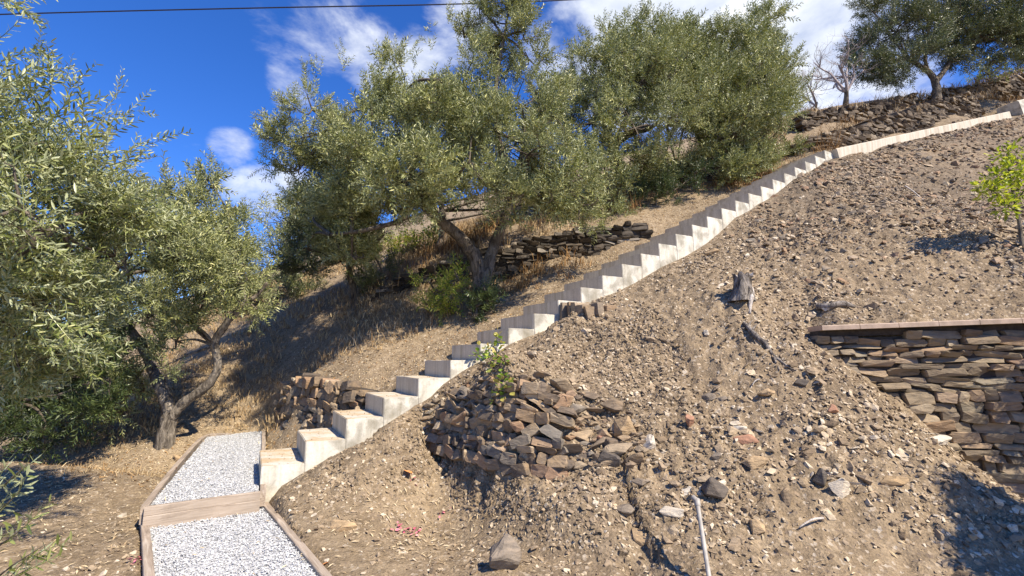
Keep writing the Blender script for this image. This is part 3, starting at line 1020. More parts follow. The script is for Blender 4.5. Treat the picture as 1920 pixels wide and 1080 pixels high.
# ------------------------------------------------------------------ path
def build_path():
    GB = 60
    def sheet(q, name, zoff):
        a, b, c, d = [np.asarray(p, float) for p in q]
        V = []
        for i in range(GB + 1):
            for j in range(GB + 1):
                u, v = i / GB, j / GB
                p = (a * (1 - u) + b * u) * (1 - v) + (d * (1 - u) + c * u) * v
                V.append(p + [0, 0, zoff + .012 * mnoise.noise(Vector(p) * 9)])
        i = np.arange((GB + 1) ** 2).reshape(GB + 1, GB + 1)
        F = np.stack([i[:-1, :-1].ravel(), i[1:, :-1].ravel(), i[1:, 1:].ravel(), i[:-1, 1:].ravel()], 1)
        return np.array(V), F
    acc = Acc()
    for q in ([L1, L2, L3n, L0n], [U0, U3, U2, U1]):
        V, F = sheet(q, 'p', -.018); acc.add(V, F)
    # bowed far end
    o = link('gravel_path', acc.mesh('gravel_path', True), M['gravel_base'])
    bmn = o.data
    tag(o, kind='structure')
    st = Acc()
    rg = np.random.default_rng(5)
    for q, n in (([L1, L2, L3n, L0n], 23000), ([U0, U3, U2, U1], 22000)):
        a, b, c, d = [np.asarray(p, float) for p in q]
        u, v = rg.uniform(-.0, 1.0, n)[:, None], rg.uniform(0, 1, n)[:, None]
        P = (a * (1 - u) + b * u) * (1 - v) + (d * (1 - u) + c * u) * v
        P[:, 2] += rg.normal(-.011, .0035, n)
        s = rg.lognormal(math.log(.0074), .28, n)
        k = rg.integers(0, 8, n)
        tl = np.stack([rg.normal(0, .25, n), rg.normal(0, .25, n), np.ones(n)], 1)
        az = rg.uniform(0, 6.28, n)
        ex = np.stack([np.cos(az), np.sin(az), 0 * az], 1); tl /= np.linalg.norm(tl, axis=1, keepdims=True)
        ex -= tl * (ex * tl).sum(1, keepdims=True); ex /= np.linalg.norm(ex, axis=1, keepdims=True)
        Mx = np.stack([ex, np.cross(tl, ex), tl], 2)
        for t in range(8):
            m = k == t
            stamp(st, ROCKS[t], Mx[m], P[m], s[m])
    g = link('gravel', st.mesh('gravel'), M['gravel'])
    tag(g, 'white crushed gravel filling the timber edged path', 'gravel', kind='stuff')
    lf = Acc(); n = 90
    for q, n in (([L1, L2, L3n, L0n], 60), ([U0, U3, U2, U1], 50)):
        a, b, c, d = [np.asarray(p, float) for p in q]
        u, v = np.abs(rg.beta(.6, .6, n))[:, None], rg.uniform(0, 1, n)[:, None]
        P = (a * (1 - u) + b * u) * (1 - v) + (d * (1 - u) + c * u) * v
        P[:, 2] += rg.uniform(.0, .008, n)
        dd = rg.normal(size=(n, 3)) * [1, 1, .2]
        T = np.array([[0, -.5, 0], [.5, 0, .12], [0, .5, .05], [-.5, 0, .12]]) * [.010, .045, .04]
        stamp(lf, (T, np.zeros((0, 3), int), np.array([[0, 1, 2, 3]])), rot_to(dd, rg.uniform(-.5, .5, n)), P, rg.uniform(.5, 1.2, n))
        sp = P[: n // 2].copy(); sp[:, :2] += rg.normal(0, .12, (n // 2, 2)); sp[:, 2] += .012
    tag(link('fallen_leaves', lf.mesh('fallen_leaves'), M['straw']), 'dry olive leaves fallen on the white gravel', 'leaves', kind='stuff')
    G = 'timber boards edging the gravel path'
    def board(a, b, w, h, label, lift=.0, pts=None):
        a, b = np.array(a, float) + [0, 0, lift], np.array(b, float) + [0, 0, lift]
        o = beam('timber_board', [a, b] if pts is None else pts, w, h, M['wood'], sub=.2, rough=.002)
        tag(o, label, 'board', G)
        return o
    cl, cr_ = atz(271, 950, ZU + .012), atz(488, 921, ZU + .012)
    nrm = np.cross((cr_ - cl) / np.linalg.norm(cr_ - cl), [0, 0, 1])
    board(cl, cr_, (.034), .062, 'upper of two planks laid across the path as a low step beside the bottom stair')
    board(cl + [0, 0, -.064] + nrm * .003, cr_ + [0, 0, -.064] + nrm * .003, .038, .09, 'lower of two planks laid across the path as a low step beside the bottom stair')
    board(L1 - [.02, 0, 0], L0n - [.02, 0, 0], .05, .14, 'timber rail along the outer side of the lower gravel bay', .012)
    board(L2 + [.035, -.03, 0], L3n + [.035, 0, 0], .05, .14, 'timber rail between the lower gravel bay and the foot of the earth slope', .012)
    e = U0 + [-.02, .0, .012]; f = U1 + [-.02, 0, .012]
    board(e, f, .045, .13, 'timber rail curving along the tree side of the upper gravel bay', 0, [e, e * .5 + f * .5 + [-.03, -.02, 0], f, f + [.22, .22, .0]])
    board(U3 + [.035, 0, 0], U2 + [.02, 0, 0], .045, .13, 'timber rail of the upper gravel bay beside the foot of the stairs', .012)


build_path()


# ------------------------------------------------------------------ stone walls
def stone_block(acc, c, ex, ey, ez, sx, sy, sz, rg, rnd=.15):
    """a rough slab, sx wide, sy tall, sz deep; ex, ey, ez its axes"""
    n = 4
    g = np.linspace(-1, 1, n)
    # cube sphere-ish with chamfer: use outline polygon with jitter, front face bulged
    k = rg.integers(6, 9)
    ang = np.sort((np.arange(k) + rg.uniform(-.28, .28, k)) / k * 2 * math.pi)
    ox = np.sign(np.cos(ang)) * np.abs(np.cos(ang)) ** .34 * (1 - rg.uniform(0, rnd, k) ** 1.2)
    oy = np.sign(np.sin(ang)) * np.abs(np.sin(ang)) ** .34 * (1 - rg.uniform(0, rnd, k) ** 1.2)
    rings = [(1.0, -1.0), (1.0, .62), (.98, .84), (.91, .93 + rg.uniform(-.05, .08))]
    V = []
    tx, ty = rg.uniform(-.25, .25, 2)
    for sc, dz in rings:
        for i in range(k):
            x, y = ox[i] * sc, oy[i] * sc
            V.append([x * sx / 2, y * sy / 2, (dz + (tx * x + ty * y + rg.uniform(-.07, .07)) * (dz > 0)) * sz / 2])
    V.append([0, 0, (rings[-1][1] + rg.uniform(-.02, .12)) * sz / 2])
    F4, F3 = [], []
    for r_ in range(len(rings) - 1):
        for i in range(k):
            F4.append([r_ * k + i, r_ * k + (i + 1) % k, (r_ + 1) * k + (i + 1) % k, (r_ + 1) * k + i])
    b = (len(rings) - 1) * k
    for i in range(k): F3.append([b + i, b + (i + 1) % k, len(V) - 1])
    V = np.array(V)
    W = c + V[:, :1] * ex + V[:, 1:2] * ey + V[:, 2:] * ez
    acc.add2(W, np.array(F3), np.array(F4))


def course_wall(acc, core, line, top, bot, nrm, rg, ch=(.06, .13), cw=(.12, .34), depth=.2, jag=.03, tilt=.06, batter=.0):
    """line(t) -> xy for t in 0..1, top(t), bot(t) heights; stones in rough courses"""
    L = sum(np.linalg.norm(line((i + 1) / 30) - line(i / 30)) for i in range(30))
    zmin = min(bot(t) for t in np.linspace(0, 1, 30)); zmax = max(top(t) for t in np.linspace(0, 1, 30))
    z = zmin
    while z < zmax:
        h = rg.uniform(*ch)
        u = rg.uniform(-.2, 0)
        while u < L:
            w = rg.uniform(*cw) * (1.2 if h < .08 else 1)
            t = (u + w / 2) / L
            if 0 <= t <= 1:
                zc = z + h / 2 + rg.uniform(-.012, .012) + .035 * mnoise.noise(Vector((u * 1.6, z * 2, 3.3)))
                if zc - h * .3 > bot(t) - .05 and zc + h * .3 < top(t) + rg.uniform(-.02, jag):
                    p = line(t); e = line(min(t + .02, 1)) - line(max(t - .02, 0)); e /= np.linalg.norm(e)
                    nn = nrm(t)
                    a = rg.normal(0, tilt)
                    ex = np.array([e[0] * math.cos(a), e[1] * math.cos(a), math.sin(a)])
                    ez = np.array([nn[0], nn[1], batter]); ez -= ex * (ez @ ex); ez /= np.linalg.norm(ez)
                    ey = np.cross(ez, ex)
                    dd = depth * rg.uniform(.8, 1.15)
                    off = rg.uniform(-.03, .028) - batter * (zc - zmin)
                    if rg.random() < .22 and h > .085:        # two thin stones instead of one
                        h2 = h * rg.uniform(.38, .6)
                        for hh, dz in ((h2, -h / 2 + h2 / 2), (h - h2, h / 2 - (h - h2) / 2)):
                            c = np.array([p[0] + nn[0] * (off - dd / 2 + rg.uniform(-.012, .012)), p[1] + nn[1] * (off - dd / 2), zc + dz])
                            stone_block(acc, c, ex, ey, ez, w * rg.uniform(.95, 1.03), hh * 1.0, dd, rg)
                    else:
                        c = np.array([p[0] + nn[0] * (off - dd / 2), p[1] + nn[1] * (off - dd / 2), zc])
                        stone_block(acc, c, ex, ey, ez, w * rg.uniform(1.04, 1.16), h * rg.uniform(1.08, 1.36), dd, rg)
            u += w + .006
        z += h * .98 + .004
    # dark earth core behind the joints
    V, F = [], []
    n = 24
    for i in range(n + 1):
        t = i / n; p = line(t); nn = nrm(t)
        zt, zb = max(top(t) - .04, bot(t) - .05), bot(t) - .25
        for off, zz in ((-.05, zb), (-.05 - batter * (zt - zmin), zt), (-.4 - batter * (zt - zmin), zt), (-.4, zb)):
            V.append([p[0] + nn[0] * off, p[1] + nn[1] * off, zz])
    for i in range(n):
        for k in range(3):
            F.append([i * 4 + k, i * 4 + k + 1, (i + 1) * 4 + k + 1, (i + 1) * 4 + k])
    core.add(np.array(V), np.array(F))


def wall_thing(label, build, mats_, name='dry_stone_wall', base=None):
    acc, core = Acc(), Acc()
    build(acc, core)
    root = empty(name, base)
    tag(root, label, 'wall')
    link('stonework', acc.mesh('stonework'), mats_, root)
    link('wall_core', core.mesh('wall_core'), M['mortar'], root)
    return root


def polyline(pts):
    pts = [np.asarray(p, float) for p in pts]
    seg = [np.linalg.norm((b - a)[:2]) for a, b in zip(pts, pts[1:])]
    cum = np.concatenate([[0], np.cumsum(seg)]); cum /= cum[-1]
    A = np.array(pts)
    def f(t): return np.array([np.interp(t, cum, A[:, k]) for k in range(A.shape[1])])
    return f


def build_right_wall():
    rg = np.random.default_rng(21)
    line = lambda t: WA[:2] + wdir * wlen * t
    top = lambda t: capz(t) - .075
    bot = lambda t: -1.25 + max(0, .12 - t) * 4
    root = wall_thing('stone retaining wall of flat brown slabs under a terracotta coping', lambda a, c: course_wall(a, c, line, top, bot, lambda t: wnrm, rg, (.032, .088), (.07, .30), .22, .01, .08), M['schist_wall'], 'retaining_wall', (*WA[:2], -1.1))
    # coping tiles, laid end to end, standing proud of the stones
    acc = Acc()
    u = .10
    while u < wlen + .1:
        w = .30
        a = WA[:2] + wdir * (u + .002); b = WA[:2] + wdir * (u + w - .002)
        V = []
        for p, tt in ((a, u / wlen), (b, (u + w) / wlen)):
            zt = capz(tt)
            for off, zz in ((.062, zt - .042), (.062, zt - .006), (.054, zt), (-.24, zt + .004), (-.24, zt - .042)):
                V.append([p[0] + wnrm[0] * off, p[1] + wnrm[1] * off, zz])
        F = [[k, (k + 1) % 5, 5 + (k + 1) % 5, 5 + k] for k in range(5)]
        acc.add2(np.array(V), np.array([[0, 2, 1], [0, 3, 2], [0, 4, 3], [5, 6, 7], [5, 7, 8], [5, 8, 9]]), np.array(F))
        u += w
    link('coping', acc.mesh('coping'), M['terracotta'], root)
    # mortar bed under the coping, the overhang's shadow put into its dark colour
    acc = Acc()
    a, b = WA[:2] + wdir * .1, WA[:2] + wdir * wlen
    V = [[p[0] + wnrm[0] * o, p[1] + wnrm[1] * o, z + cz] for p, cz in ((a, capz(.1 / wlen)), (b, capz(1))) for o, z in ((-.035, -.10), (-.02, -.044), (-.2, -.044), (-.2, -.10))]
    acc.add(np.array(V), np.array([[k, (k + 1) % 4, 4 + (k + 1) % 4, 4 + k] for k in range(4)] + [[0, 1, 2, 3], [4, 7, 6, 5]]))
    link('mortar_bed', acc.mesh('mortar_bed'), M['mortar'], root)


build_right_wall()


def px_wall(label, tops, bots, mats_, ch, cw, depth=.25, seed=1, jag=.05, tilt=.09, batter=.0):
    """terrace wall from the points of its top and foot"""
    T = polyline(tops); B = polyline(bots)
    rg = np.random.default_rng(seed)
    line = lambda t: B(t)[:2]
    def nrm(t):
        e = line(min(t + .03, 1)) - line(max(t - .03, 0)); n = np.array([e[1], -e[0]]) / np.linalg.norm(e)
        return n if n @ (-line(t)) > 0 else -n
    return wall_thing(label, lambda a, c: course_wall(a, c, line, lambda t: T(t)[2] + .05 * mnoise.noise(Vector((t * 9, seed, 0))), lambda t: B(t)[2] - .15, nrm, rg, ch, cw, depth, jag, tilt, batter), mats_, base=B(.5))


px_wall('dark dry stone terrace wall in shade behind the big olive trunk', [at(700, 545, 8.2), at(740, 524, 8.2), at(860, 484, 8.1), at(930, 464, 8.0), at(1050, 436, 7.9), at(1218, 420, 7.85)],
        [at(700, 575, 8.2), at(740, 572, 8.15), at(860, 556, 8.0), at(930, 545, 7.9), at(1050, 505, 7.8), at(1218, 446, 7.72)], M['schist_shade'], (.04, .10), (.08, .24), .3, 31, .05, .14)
px_wall('rough dry stone wall running beside the concrete ramp below the uppermost olive', [at(1496, 274, 9.9), at(1560, 262, 10.3), at(1640, 236, 10.9), at(1720, 209, 11.6), at(1800, 187, 12.3), at(1846, 178, 12.7)],
        [at(1496, 300, 9.7), at(1560, 284, 9.6), at(1640, 268, 10.4), at(1720, 250, 11.2), at(1800, 233, 12.0), at(1846, 224, 12.5)], M['schist_dark'], (.045, .095), (.10, .30), .3, 32, .03, .035)
px_wall('low dry stone wall on the skyline below the bare almond tree', [at(1508, 214, 11.4), at(1580, 208, 11.9), at(1660, 196, 12.4), at(1720, 180, 13.0)],
        [at(1508, 246, 11.3), at(1580, 240, 11.7), at(1660, 222, 12.2), at(1720, 203, 12.8)], M['schist_dark'], (.045, .10), (.10, .30), .3, 33, .03, .035)
px_wall('dry stone wall at the ridge above the concrete block', [at(1770, 170, 13.2), at(1830, 162, 13.8), at(1900, 146, 14.5), at(1990, 128, 15.2)],
        [at(1770, 186, 13.1), at(1830, 184, 13.7), at(1900, 172, 14.4), at(1990, 160, 15.1)], M['schist_dark'], (.05, .12), (.12, .38), .3, 34)
px_wall('small rounded dry stone wall beside the second and third steps', [at(508, 730, 7.22), at(530, 712, 6.78), at(570, 706, 6.24), at(620, 716, 5.84), at(662, 736, 5.56)],
        [at(508, 790, 7.2), at(530, 802, 6.66), at(570, 808, 6.10), at(616, 798, 5.72), at(664, 754, 5.46)], M['schist'], (.05, .13), (.08, .2), .2, 35, .05, .35, .1)


def build_collapsed_wall():
    """the tumbled wall in the bank: stones of all sizes bedded in the steep face"""
    rg = np.random.default_rng(41)
    acc = Acc()
    cells = []
    # outline of the stony face (photo directions), filled with stones by rejection
    poly = [(790, 800), (800, 765), (850, 735), (900, 712), (980, 708), (1060, 722), (1120, 745), (1180, 780), (1215, 830), (1200, 880), (1120, 880), (1060, 884), (1000, 872), (930, 862), (870, 838), (820, 822)]
    def inside(x, y):
        c = False
        for (x0, y0), (x1, y1) in zip(poly, poly[1:] + poly[:1]):
            if (y0 > y) != (y1 > y) and x < (x1 - x0) * (y - y0) / (y1 - y0) + x0: c = not c
        return c
    feet = [at(*p) for p in ((800, 828, 4.74), (835, 850, 4.45), (880, 866, 4.15), (930, 882, 3.89), (1000, 888, 3.71), (1062, 884, 3.64))]
    lips = [at(*p) for p in ((806, 782, 4.80), (846, 748, 4.56), (892, 730, 4.28), (942, 724, 4.06), (1008, 732, 3.98), (1064, 770, 3.92))]
    Bf, Tf = polyline(feet), polyline(lips)
    def nrm(t):
        e = Bf(min(t + .05, 1))[:2] - Bf(max(t - .05, 0))[:2]; n = np.array([e[1], -e[0]]) / np.linalg.norm(e)
        return n
    class Sink:
        def add(s_, *a): pass
    course_wall(acc, Sink(), lambda t: Bf(t)[:2] + nrm(t) * .03, lambda t: Tf(t)[2] + .04, lambda t: Bf(t)[2] - .02, nrm, rg, (.035, .085), (.055, .155), .2, .05, .3, .24)
    placed = []
    for it in range(26000):
        if len(placed) > 560: break
        px, py = rg.uniform(785, 1220), rg.uniform(705, 890)
        if not inside(px, py): continue
        big = rg.random() < (.6 if px > 1000 else .28)
        r = rg.uniform(18, 34) if big else rg.uniform(8, 16)
        if px > 1090: r *= .85 if rg.random() < .6 else 1.0
        asp = rg.uniform(.55, .8)
        ok = True
        for (qx, qy, qr, qa) in placed:
            dx, dy = (px - qx), (py - qy) / .75
            if dx * dx + dy * dy < ((r + qr) * .52) ** 2: ok = False; break
        if not ok: continue
        if px > 1120 and rg.random() < .2: continue
        if px < 1010 and py > 735 and rg.random() < .8: continue
        placed.append((px, py, r, asp))
    for k, (px, py, r, asp) in enumerate(placed):
        p = ground_hit(px, py, 2.5)
        nrm = normal_at(p[0], p[1], .12)
        rad = r * p[1] / FPX
        nrm = normal_at(p[0], p[1], .07)
        face = np.array([-.35, -1, .3]); face /= np.linalg.norm(face)
        nn = nrm * .9 + face * .12; nn /= np.linalg.norm(nn)
        a = rg.normal(0, .35)
        ex = np.array([math.cos(a), 0, math.sin(a)]); ex -= nn * (ex @ nn); ex /= np.linalg.norm(ex)
        Mx = np.stack([ex, np.cross(nn, ex), nn], 1)
        detailed_rock(acc, p + nn * rad * (rg.uniform(.05, .4) + (.2 if py > 835 and px < 1010 else 0)), (rad * 1.12, rad * asp * 1.05, rad * rg.uniform(.9, 1.3)), 5000 + k, Mx, .7, int(rg.integers(9, 13)))
    c = ground_hit(1000, 800)
    o = link('collapsed_stone_wall', acc.mesh('collapsed_stone_wall'), M['schist'])
    tag(o, 'tumbled old dry stone wall of brown rocks bulging from the earth bank', 'wall')


build_collapsed_wall()


def build_step_stones():
    acc = Acc(); rg = np.random.default_rng(3)
    for w, zc, ww, h in ((-.06, .54, .13, .30), (-.185, .56, .12, .24), (-.30, .58, .12, .16), (-.29, .46, .13, .10), (-.42, .52, .13, .20), (-.53, .50, .10, .20), (-.10, .36, .2, .10), (-.40, .40, .14, .10)):
        c = sw(3.08 + .08 + rg.uniform(-.015, .015), w, zc)
        stone_block(acc, c, -WD, np.array([0, 0, 1.0]), -SD, ww, h, .2, rg, .12)
    for s_, w, zc, a, b in ((3.22, -.56, .55, .12, .17), (3.36, -.57, .56, .14, .1), (3.5, -.5, .62, .16, .07)):
        stone_block(acc, sw(s_, w, zc), SD, np.array([0, 0, 1.0]), -WD, a, b, .12, rg, .12)
    o = link('stone_revetment', acc.mesh('stone_revetment'), M['schist'])
    tag(o, 'short dark row of upright brown stones abutting the side of the steps halfway up', 'stones')


build_step_stones()


# ------------------------------------------------------------------ rubble and loose rocks
def in_path(x, y):
    return path_flat(x, y) > .5


def scatter(n, xr, yr, smin, smax, seed, dens, name, matn, label, power=2.2, sink=.2, flat=True):
    rg = np.random.default_rng(seed)
    acc = Acc()
    x = rg.uniform(*xr, n); y = rg.uniform(*yr, n)
    keep = rg.random(n) < dens(x, y)
    x, y = x[keep], y[keep]
    z = height(x, y)
    s = smin + (smax - smin) * rg.random(len(x)) ** power * rg.random(len(x)) ** .6
    e = .03
    gx = (height(x + e, y) - height(x - e, y)) / (2 * e); gy = (height(x, y + e) - height(x, y - e)) / (2 * e)
    nn = np.stack([-gx, -gy, np.ones_like(gx)], 1); nn /= np.linalg.norm(nn, axis=1, keepdims=True)
    nn += rg.normal(0, .3, nn.shape); nn /= np.linalg.norm(nn, axis=1, keepdims=True)
    t = rg.normal(size=nn.shape); ex = t - nn * (t * nn).sum(1, keepdims=True); ex /= np.linalg.norm(ex, axis=1, keepdims=True)
    Mx = np.stack([ex, np.cross(nn, ex), nn], 2)
    k = rg.integers(0, len(ROCKS), len(x))
    P = np.stack([x, y, z], 1) + nn * (s * .3 * rg.uniform(-.3, 1.2, len(x)))[:, None]
    for j in range(len(ROCKS)):
        m = k == j
        stamp(acc, ROCKS[j], Mx[m], P[m], s[m])
    o = link(name, acc.mesh(name), M[matn])
    tag(o, label, 'rubble', kind='stuff')


def bank_density(x, y):
    s, w = to_sw(x, y)
    d = np.where(w < -.03, 1.0, 0.0)
    z = base_height(x, y)
    flat = np.clip((-z - .98) / .12, 0, 1)
    d = d * (1 - .72 * flat)
    u, v = wall_uv(x, y)
    d = np.where((np.abs(v + .08) < .16) & (u > .05), 0, d)
    kx, ky = x - KA[0], y - KA[1]
    kd = (KB - KA)[:2] / np.linalg.norm((KB - KA)[:2])
    kq = np.abs(kx * kd[1] - ky * kd[0])
    d = np.where((kq < .16) & (kx * kd[0] + ky * kd[1] > -.3), 0, d)
    d = d * np.clip(.62 + 2.2 * fbm(x * 1.1, y * 1.1, 77, 4), .22, 1)
    return np.where(in_path(x, y), 0, d)


scatter(185000, (-2.6, 7.5), (2.4, 9.5), .005, .037, 51, bank_density, 'rubble', 'rubble', 'loose brown shards and clods covering the bare earth bank', 1.5)
scatter(80000, (3.2, 15), (4.8, 15), .014, .095, 54, bank_density, 'rubble', 'schist', 'dark broken stones on the highest part of the bank below the kerb', 1.8)


def spoil_density(x, y):
    s, w = to_sw(x, y)
    u, v = wall_uv(x, y)
    d = np.exp(-((x - 1.9) / 1.2) ** 2 - ((y - 3.5) / .7) ** 2) * (v > -.02)
    d = np.maximum(d, .25 * (w < -.1) * (x > .3))
    return np.where(in_path(x, y), 0, d * bank_density(x, y))


scatter(20000, (-.4, 5.5), (2.4, 8), .016, .075, 52, spoil_density, 'rubble', 'rubble', 'larger broken stones strewn down the spoil slope', 2.4)


def flat_density(x, y):
    s, w = to_sw(x, y)
    z = base_height(x, y)
    d = ((w > .95) | (s < 0)) * 1.0 * np.clip(.6 + 1.2 * fbm(x * 1.3, y * 1.3, 78, 3), .2, 1)
    return np.where(in_path(x, y) | (y < 2.4), 0, d)


scatter(60000, (-8, 1.5), (2.4, 9), .004, .028, 53, flat_density, 'rubble', 'rubble', 'small stones littering the ground around the path and below the olives', 2.2)

def steep_density(x, y):
    e = .03
    gx = (height(x + e, y) - height(x - e, y)) / (2 * e); gy = (height(x, y + e) - height(x, y - e)) / (2 * e)
    return np.clip((np.sqrt(gx * gx + gy * gy) - .75) / .8, 0, 1) * (bank_density(x, y) > 0)


scatter(52000, (-1.6, 1.6), (2.8, 5.2), .008, .042, 55, steep_density, 'rubble', 'soil', 'crumbling clods of earth sticking out of the eroded bank face', 1.5)
scatter(16000, (-1.6, 1.6), (2.8, 5.2), .006, .030, 56, steep_density, 'rubble', 'rubble', 'small stones bedded in the eroded bank face', 1.5)


def tread_crumbs():
    rg = np.random.default_rng(57); acc = Acc()
    n = 520
    st = np.minimum((rg.random(n) ** 1.4 * 14).astype(int), 13)
    s_ = st * TREAD + TREAD * (1 - rg.random(n) ** 1.8 * .9); w_ = WIDTH * rg.random(n) ** .8
    P = np.array([sw(a, b, SO[2] + k * RISE + .003) for a, b, k in zip(np.minimum(s_, (st + 1) * TREAD - .012), w_, st)])
    k = rg.integers(0, len(ROCKS), n); sc = rg.uniform(.003, .010, n)
    for j in range(len(ROCKS)):
        m = k == j
        stamp(acc, ROCKS[j], rand_rot(int(m.sum()), rg), P[m], sc[m])
    tag(link('soil_crumbs', acc.mesh('soil_crumbs'), M['rubble']), 'crumbs of soil and grit fallen on the lower treads', 'grit', kind='stuff')


tread_crumbs()

NOTABLE = [  # px, py, width px, height px, material, flatness, label
    (945, 1048, 74, 60, 'grey_rock', .75, 'large blocky grey brown rock alone on the flat earth below the bank'),
    (641, 984, 50, 34, 'ochre_rock', .35, 'flat ochre slab tilted on the bare ground near the path rail'),
    (1572, 902, 36, 54, 'pale_rock', .3, 'pale cream upright slab bedded in the lower spoil slope'),
    (1416, 866, 52, 28, 'ochre_rock', .3, 'flat tan slab on the slope above and beside the pale upright slab'),
    (1396, 822, 52, 26, 'red_rock', .4, 'pinkish flat stone in the middle of the spoil slope'),
    (1386, 803, 34, 20, 'pale_rock', .4, 'pale stone touching the top of the pinkish flat stone'),
    (1218, 822, 30, 60, 'pale_rock', .45, 'tall pale tan stone at the end of the tumbled wall'),
    (1172, 800, 58, 56, 'ochre_rock', .6, 'big rounded tan boulder in the tumbled wall'),
    (1142, 858, 56, 44, 'dark_rock', .6, 'dark slate block under the rounded tan boulder'),
    (1128, 818, 28, 38, 'red_rock', .5, 'small rusty red stone beside the rounded tan boulder'),
    (1290, 790, 30, 30, 'red_rock', .6, 'rusty square stone alone on the slope above the dark hollow'),
    (1258, 960, 52, 34, 'pale_rock', .35, 'pale jagged flake just before the white pipe'),
    (1285, 930, 40, 22, 'pale_rock', .45, 'pair of bleached stones against the top of the white pipe'),
    (1340, 918, 44, 46, 'dark_rock', .6, 'dark angular rock uphill of the white pipe'),
    (1565, 893, 12, 12, 'pale_rock', .5, 'tiny white chip on top of the pale upright slab'),
    (1536, 890, 26, 34, 'dark_rock', .6, 'dark pointed stone beside the pale upright slab'),
    (1674, 904, 44, 18, 'ochre_rock', .35, 'yellowish flat stone low on the slope near the big shadow'),
    (1756, 822, 50, 22, 'pale_rock', .25, 'long pale splinter lying against the foot of the retaining wall'),
    (1436, 736, 30, 22, 'ochre_rock', .6, 'rounded tan stone below the weathered root'),
    (1418, 992, 30, 36, 'ochre_rock', .5, 'yellow tan stone standing in the gully beside the white pipe'),
    (1500, 716, 30, 20, 'dark_rock', .5, 'small dark brown stone just under the weathered root tip'),
    (1560, 770, 22, 18, 'red_rock', .6, 'small rusty stone at the middle of the spoil slope below the wall end'),
    (1325, 622, 14, 22, 'pale_rock', .5, 'small white stone on the smooth slope below the stump'),
    (993, 668, 18, 20, 'grey_rock', .7, 'lone brown stone on the slope just above the vine'),
    (1330, 745, 34, 18, 'grey_rock', .4, 'pair of thin slabs half buried midway down the slope'),
    (1200, 905, 40, 26, 'grey_rock', .5, 'grey slab in the gully below the dark slate block'),
    (1170, 955, 44, 30, 'grey_rock', .5, 'greenish grey slab sticking out of the gully edge'),
    (1205, 1000, 40, 60, 'ochre_rock', .5, 'broad tan rock face low in the gully'),
    (1345, 855, 26, 20, 'grey_rock', .5, 'squat brown stone at the right of the dark hollow'),
    (1650, 660, 20, 14, 'ochre_rock', .5, 'small tan stone under the lowest slabs of the wall end'),
    (1820, 1005, 18, 14, 'ochre_rock', .5, 'small stone at the rim of the big shadow'),
    (228, 968, 14, 10, 'pale_rock', .6, 'small white pebble on the ground beside the timber rail'),
    (345, 862, 40, 14, 'ochre_rock', .4, 'low flat stone at the foot of the path side olive'),
    (1545, 580, 22, 12, 'pale_rock', .5, 'pale stone chip at the end of the dead log'),
    (1440, 440, 30, 16, 'ochre_rock', .4, 'tan slab on the slope uphill of the stump'),
    (1335, 470, 34, 18, 'ochre_rock', .4, 'flat tan stone close under the bend of the stair side'),
]


def build_rocks():
    rg = np.random.default_rng(61)
    for k, (px, py, w, h, m, fl, label) in enumerate(NOTABLE):
        p = ground_hit(px, py + h * .25, 2.2)
        sc = np.linalg.norm(p) / FPX * .97
        nrm = normal_at(p[0], p[1])
        view = -p / np.linalg.norm(p)
        up = nrm * .8 + view * (.5 if fl < .5 else .25); up /= np.linalg.norm(up)
        rx, ry = w * sc / 2, h * sc / 2
        ex = np.array([1.0, 0, rg.uniform(-.15, .15)]); ex -= up * (ex @ up); ex /= np.linalg.norm(ex)
        Mx = np.stack([ex, np.cross(up, ex), up], 1)
        acc = Acc()
        thick = max(min(rx, ry) * 2 * fl, .012)
        detailed_rock(acc, p + up * thick * .25, (rx * 1.12, ry * 1.3, thick * 1.3), 900 + k, Mx, .8, 12)
        if 'pair' in label:
            detailed_rock(acc, p + ex * rx * 1.1 + up * thick * .2 - Mx[:, 1] * ry * .8, (rx * .7, ry * 1.1, thick), 940 + k, Mx, .8, 11)
        o = link('rock', acc.mesh('rock'), M[m])
        tag(o, label, 'rock', 'loose rocks on the bank')


build_rocks()


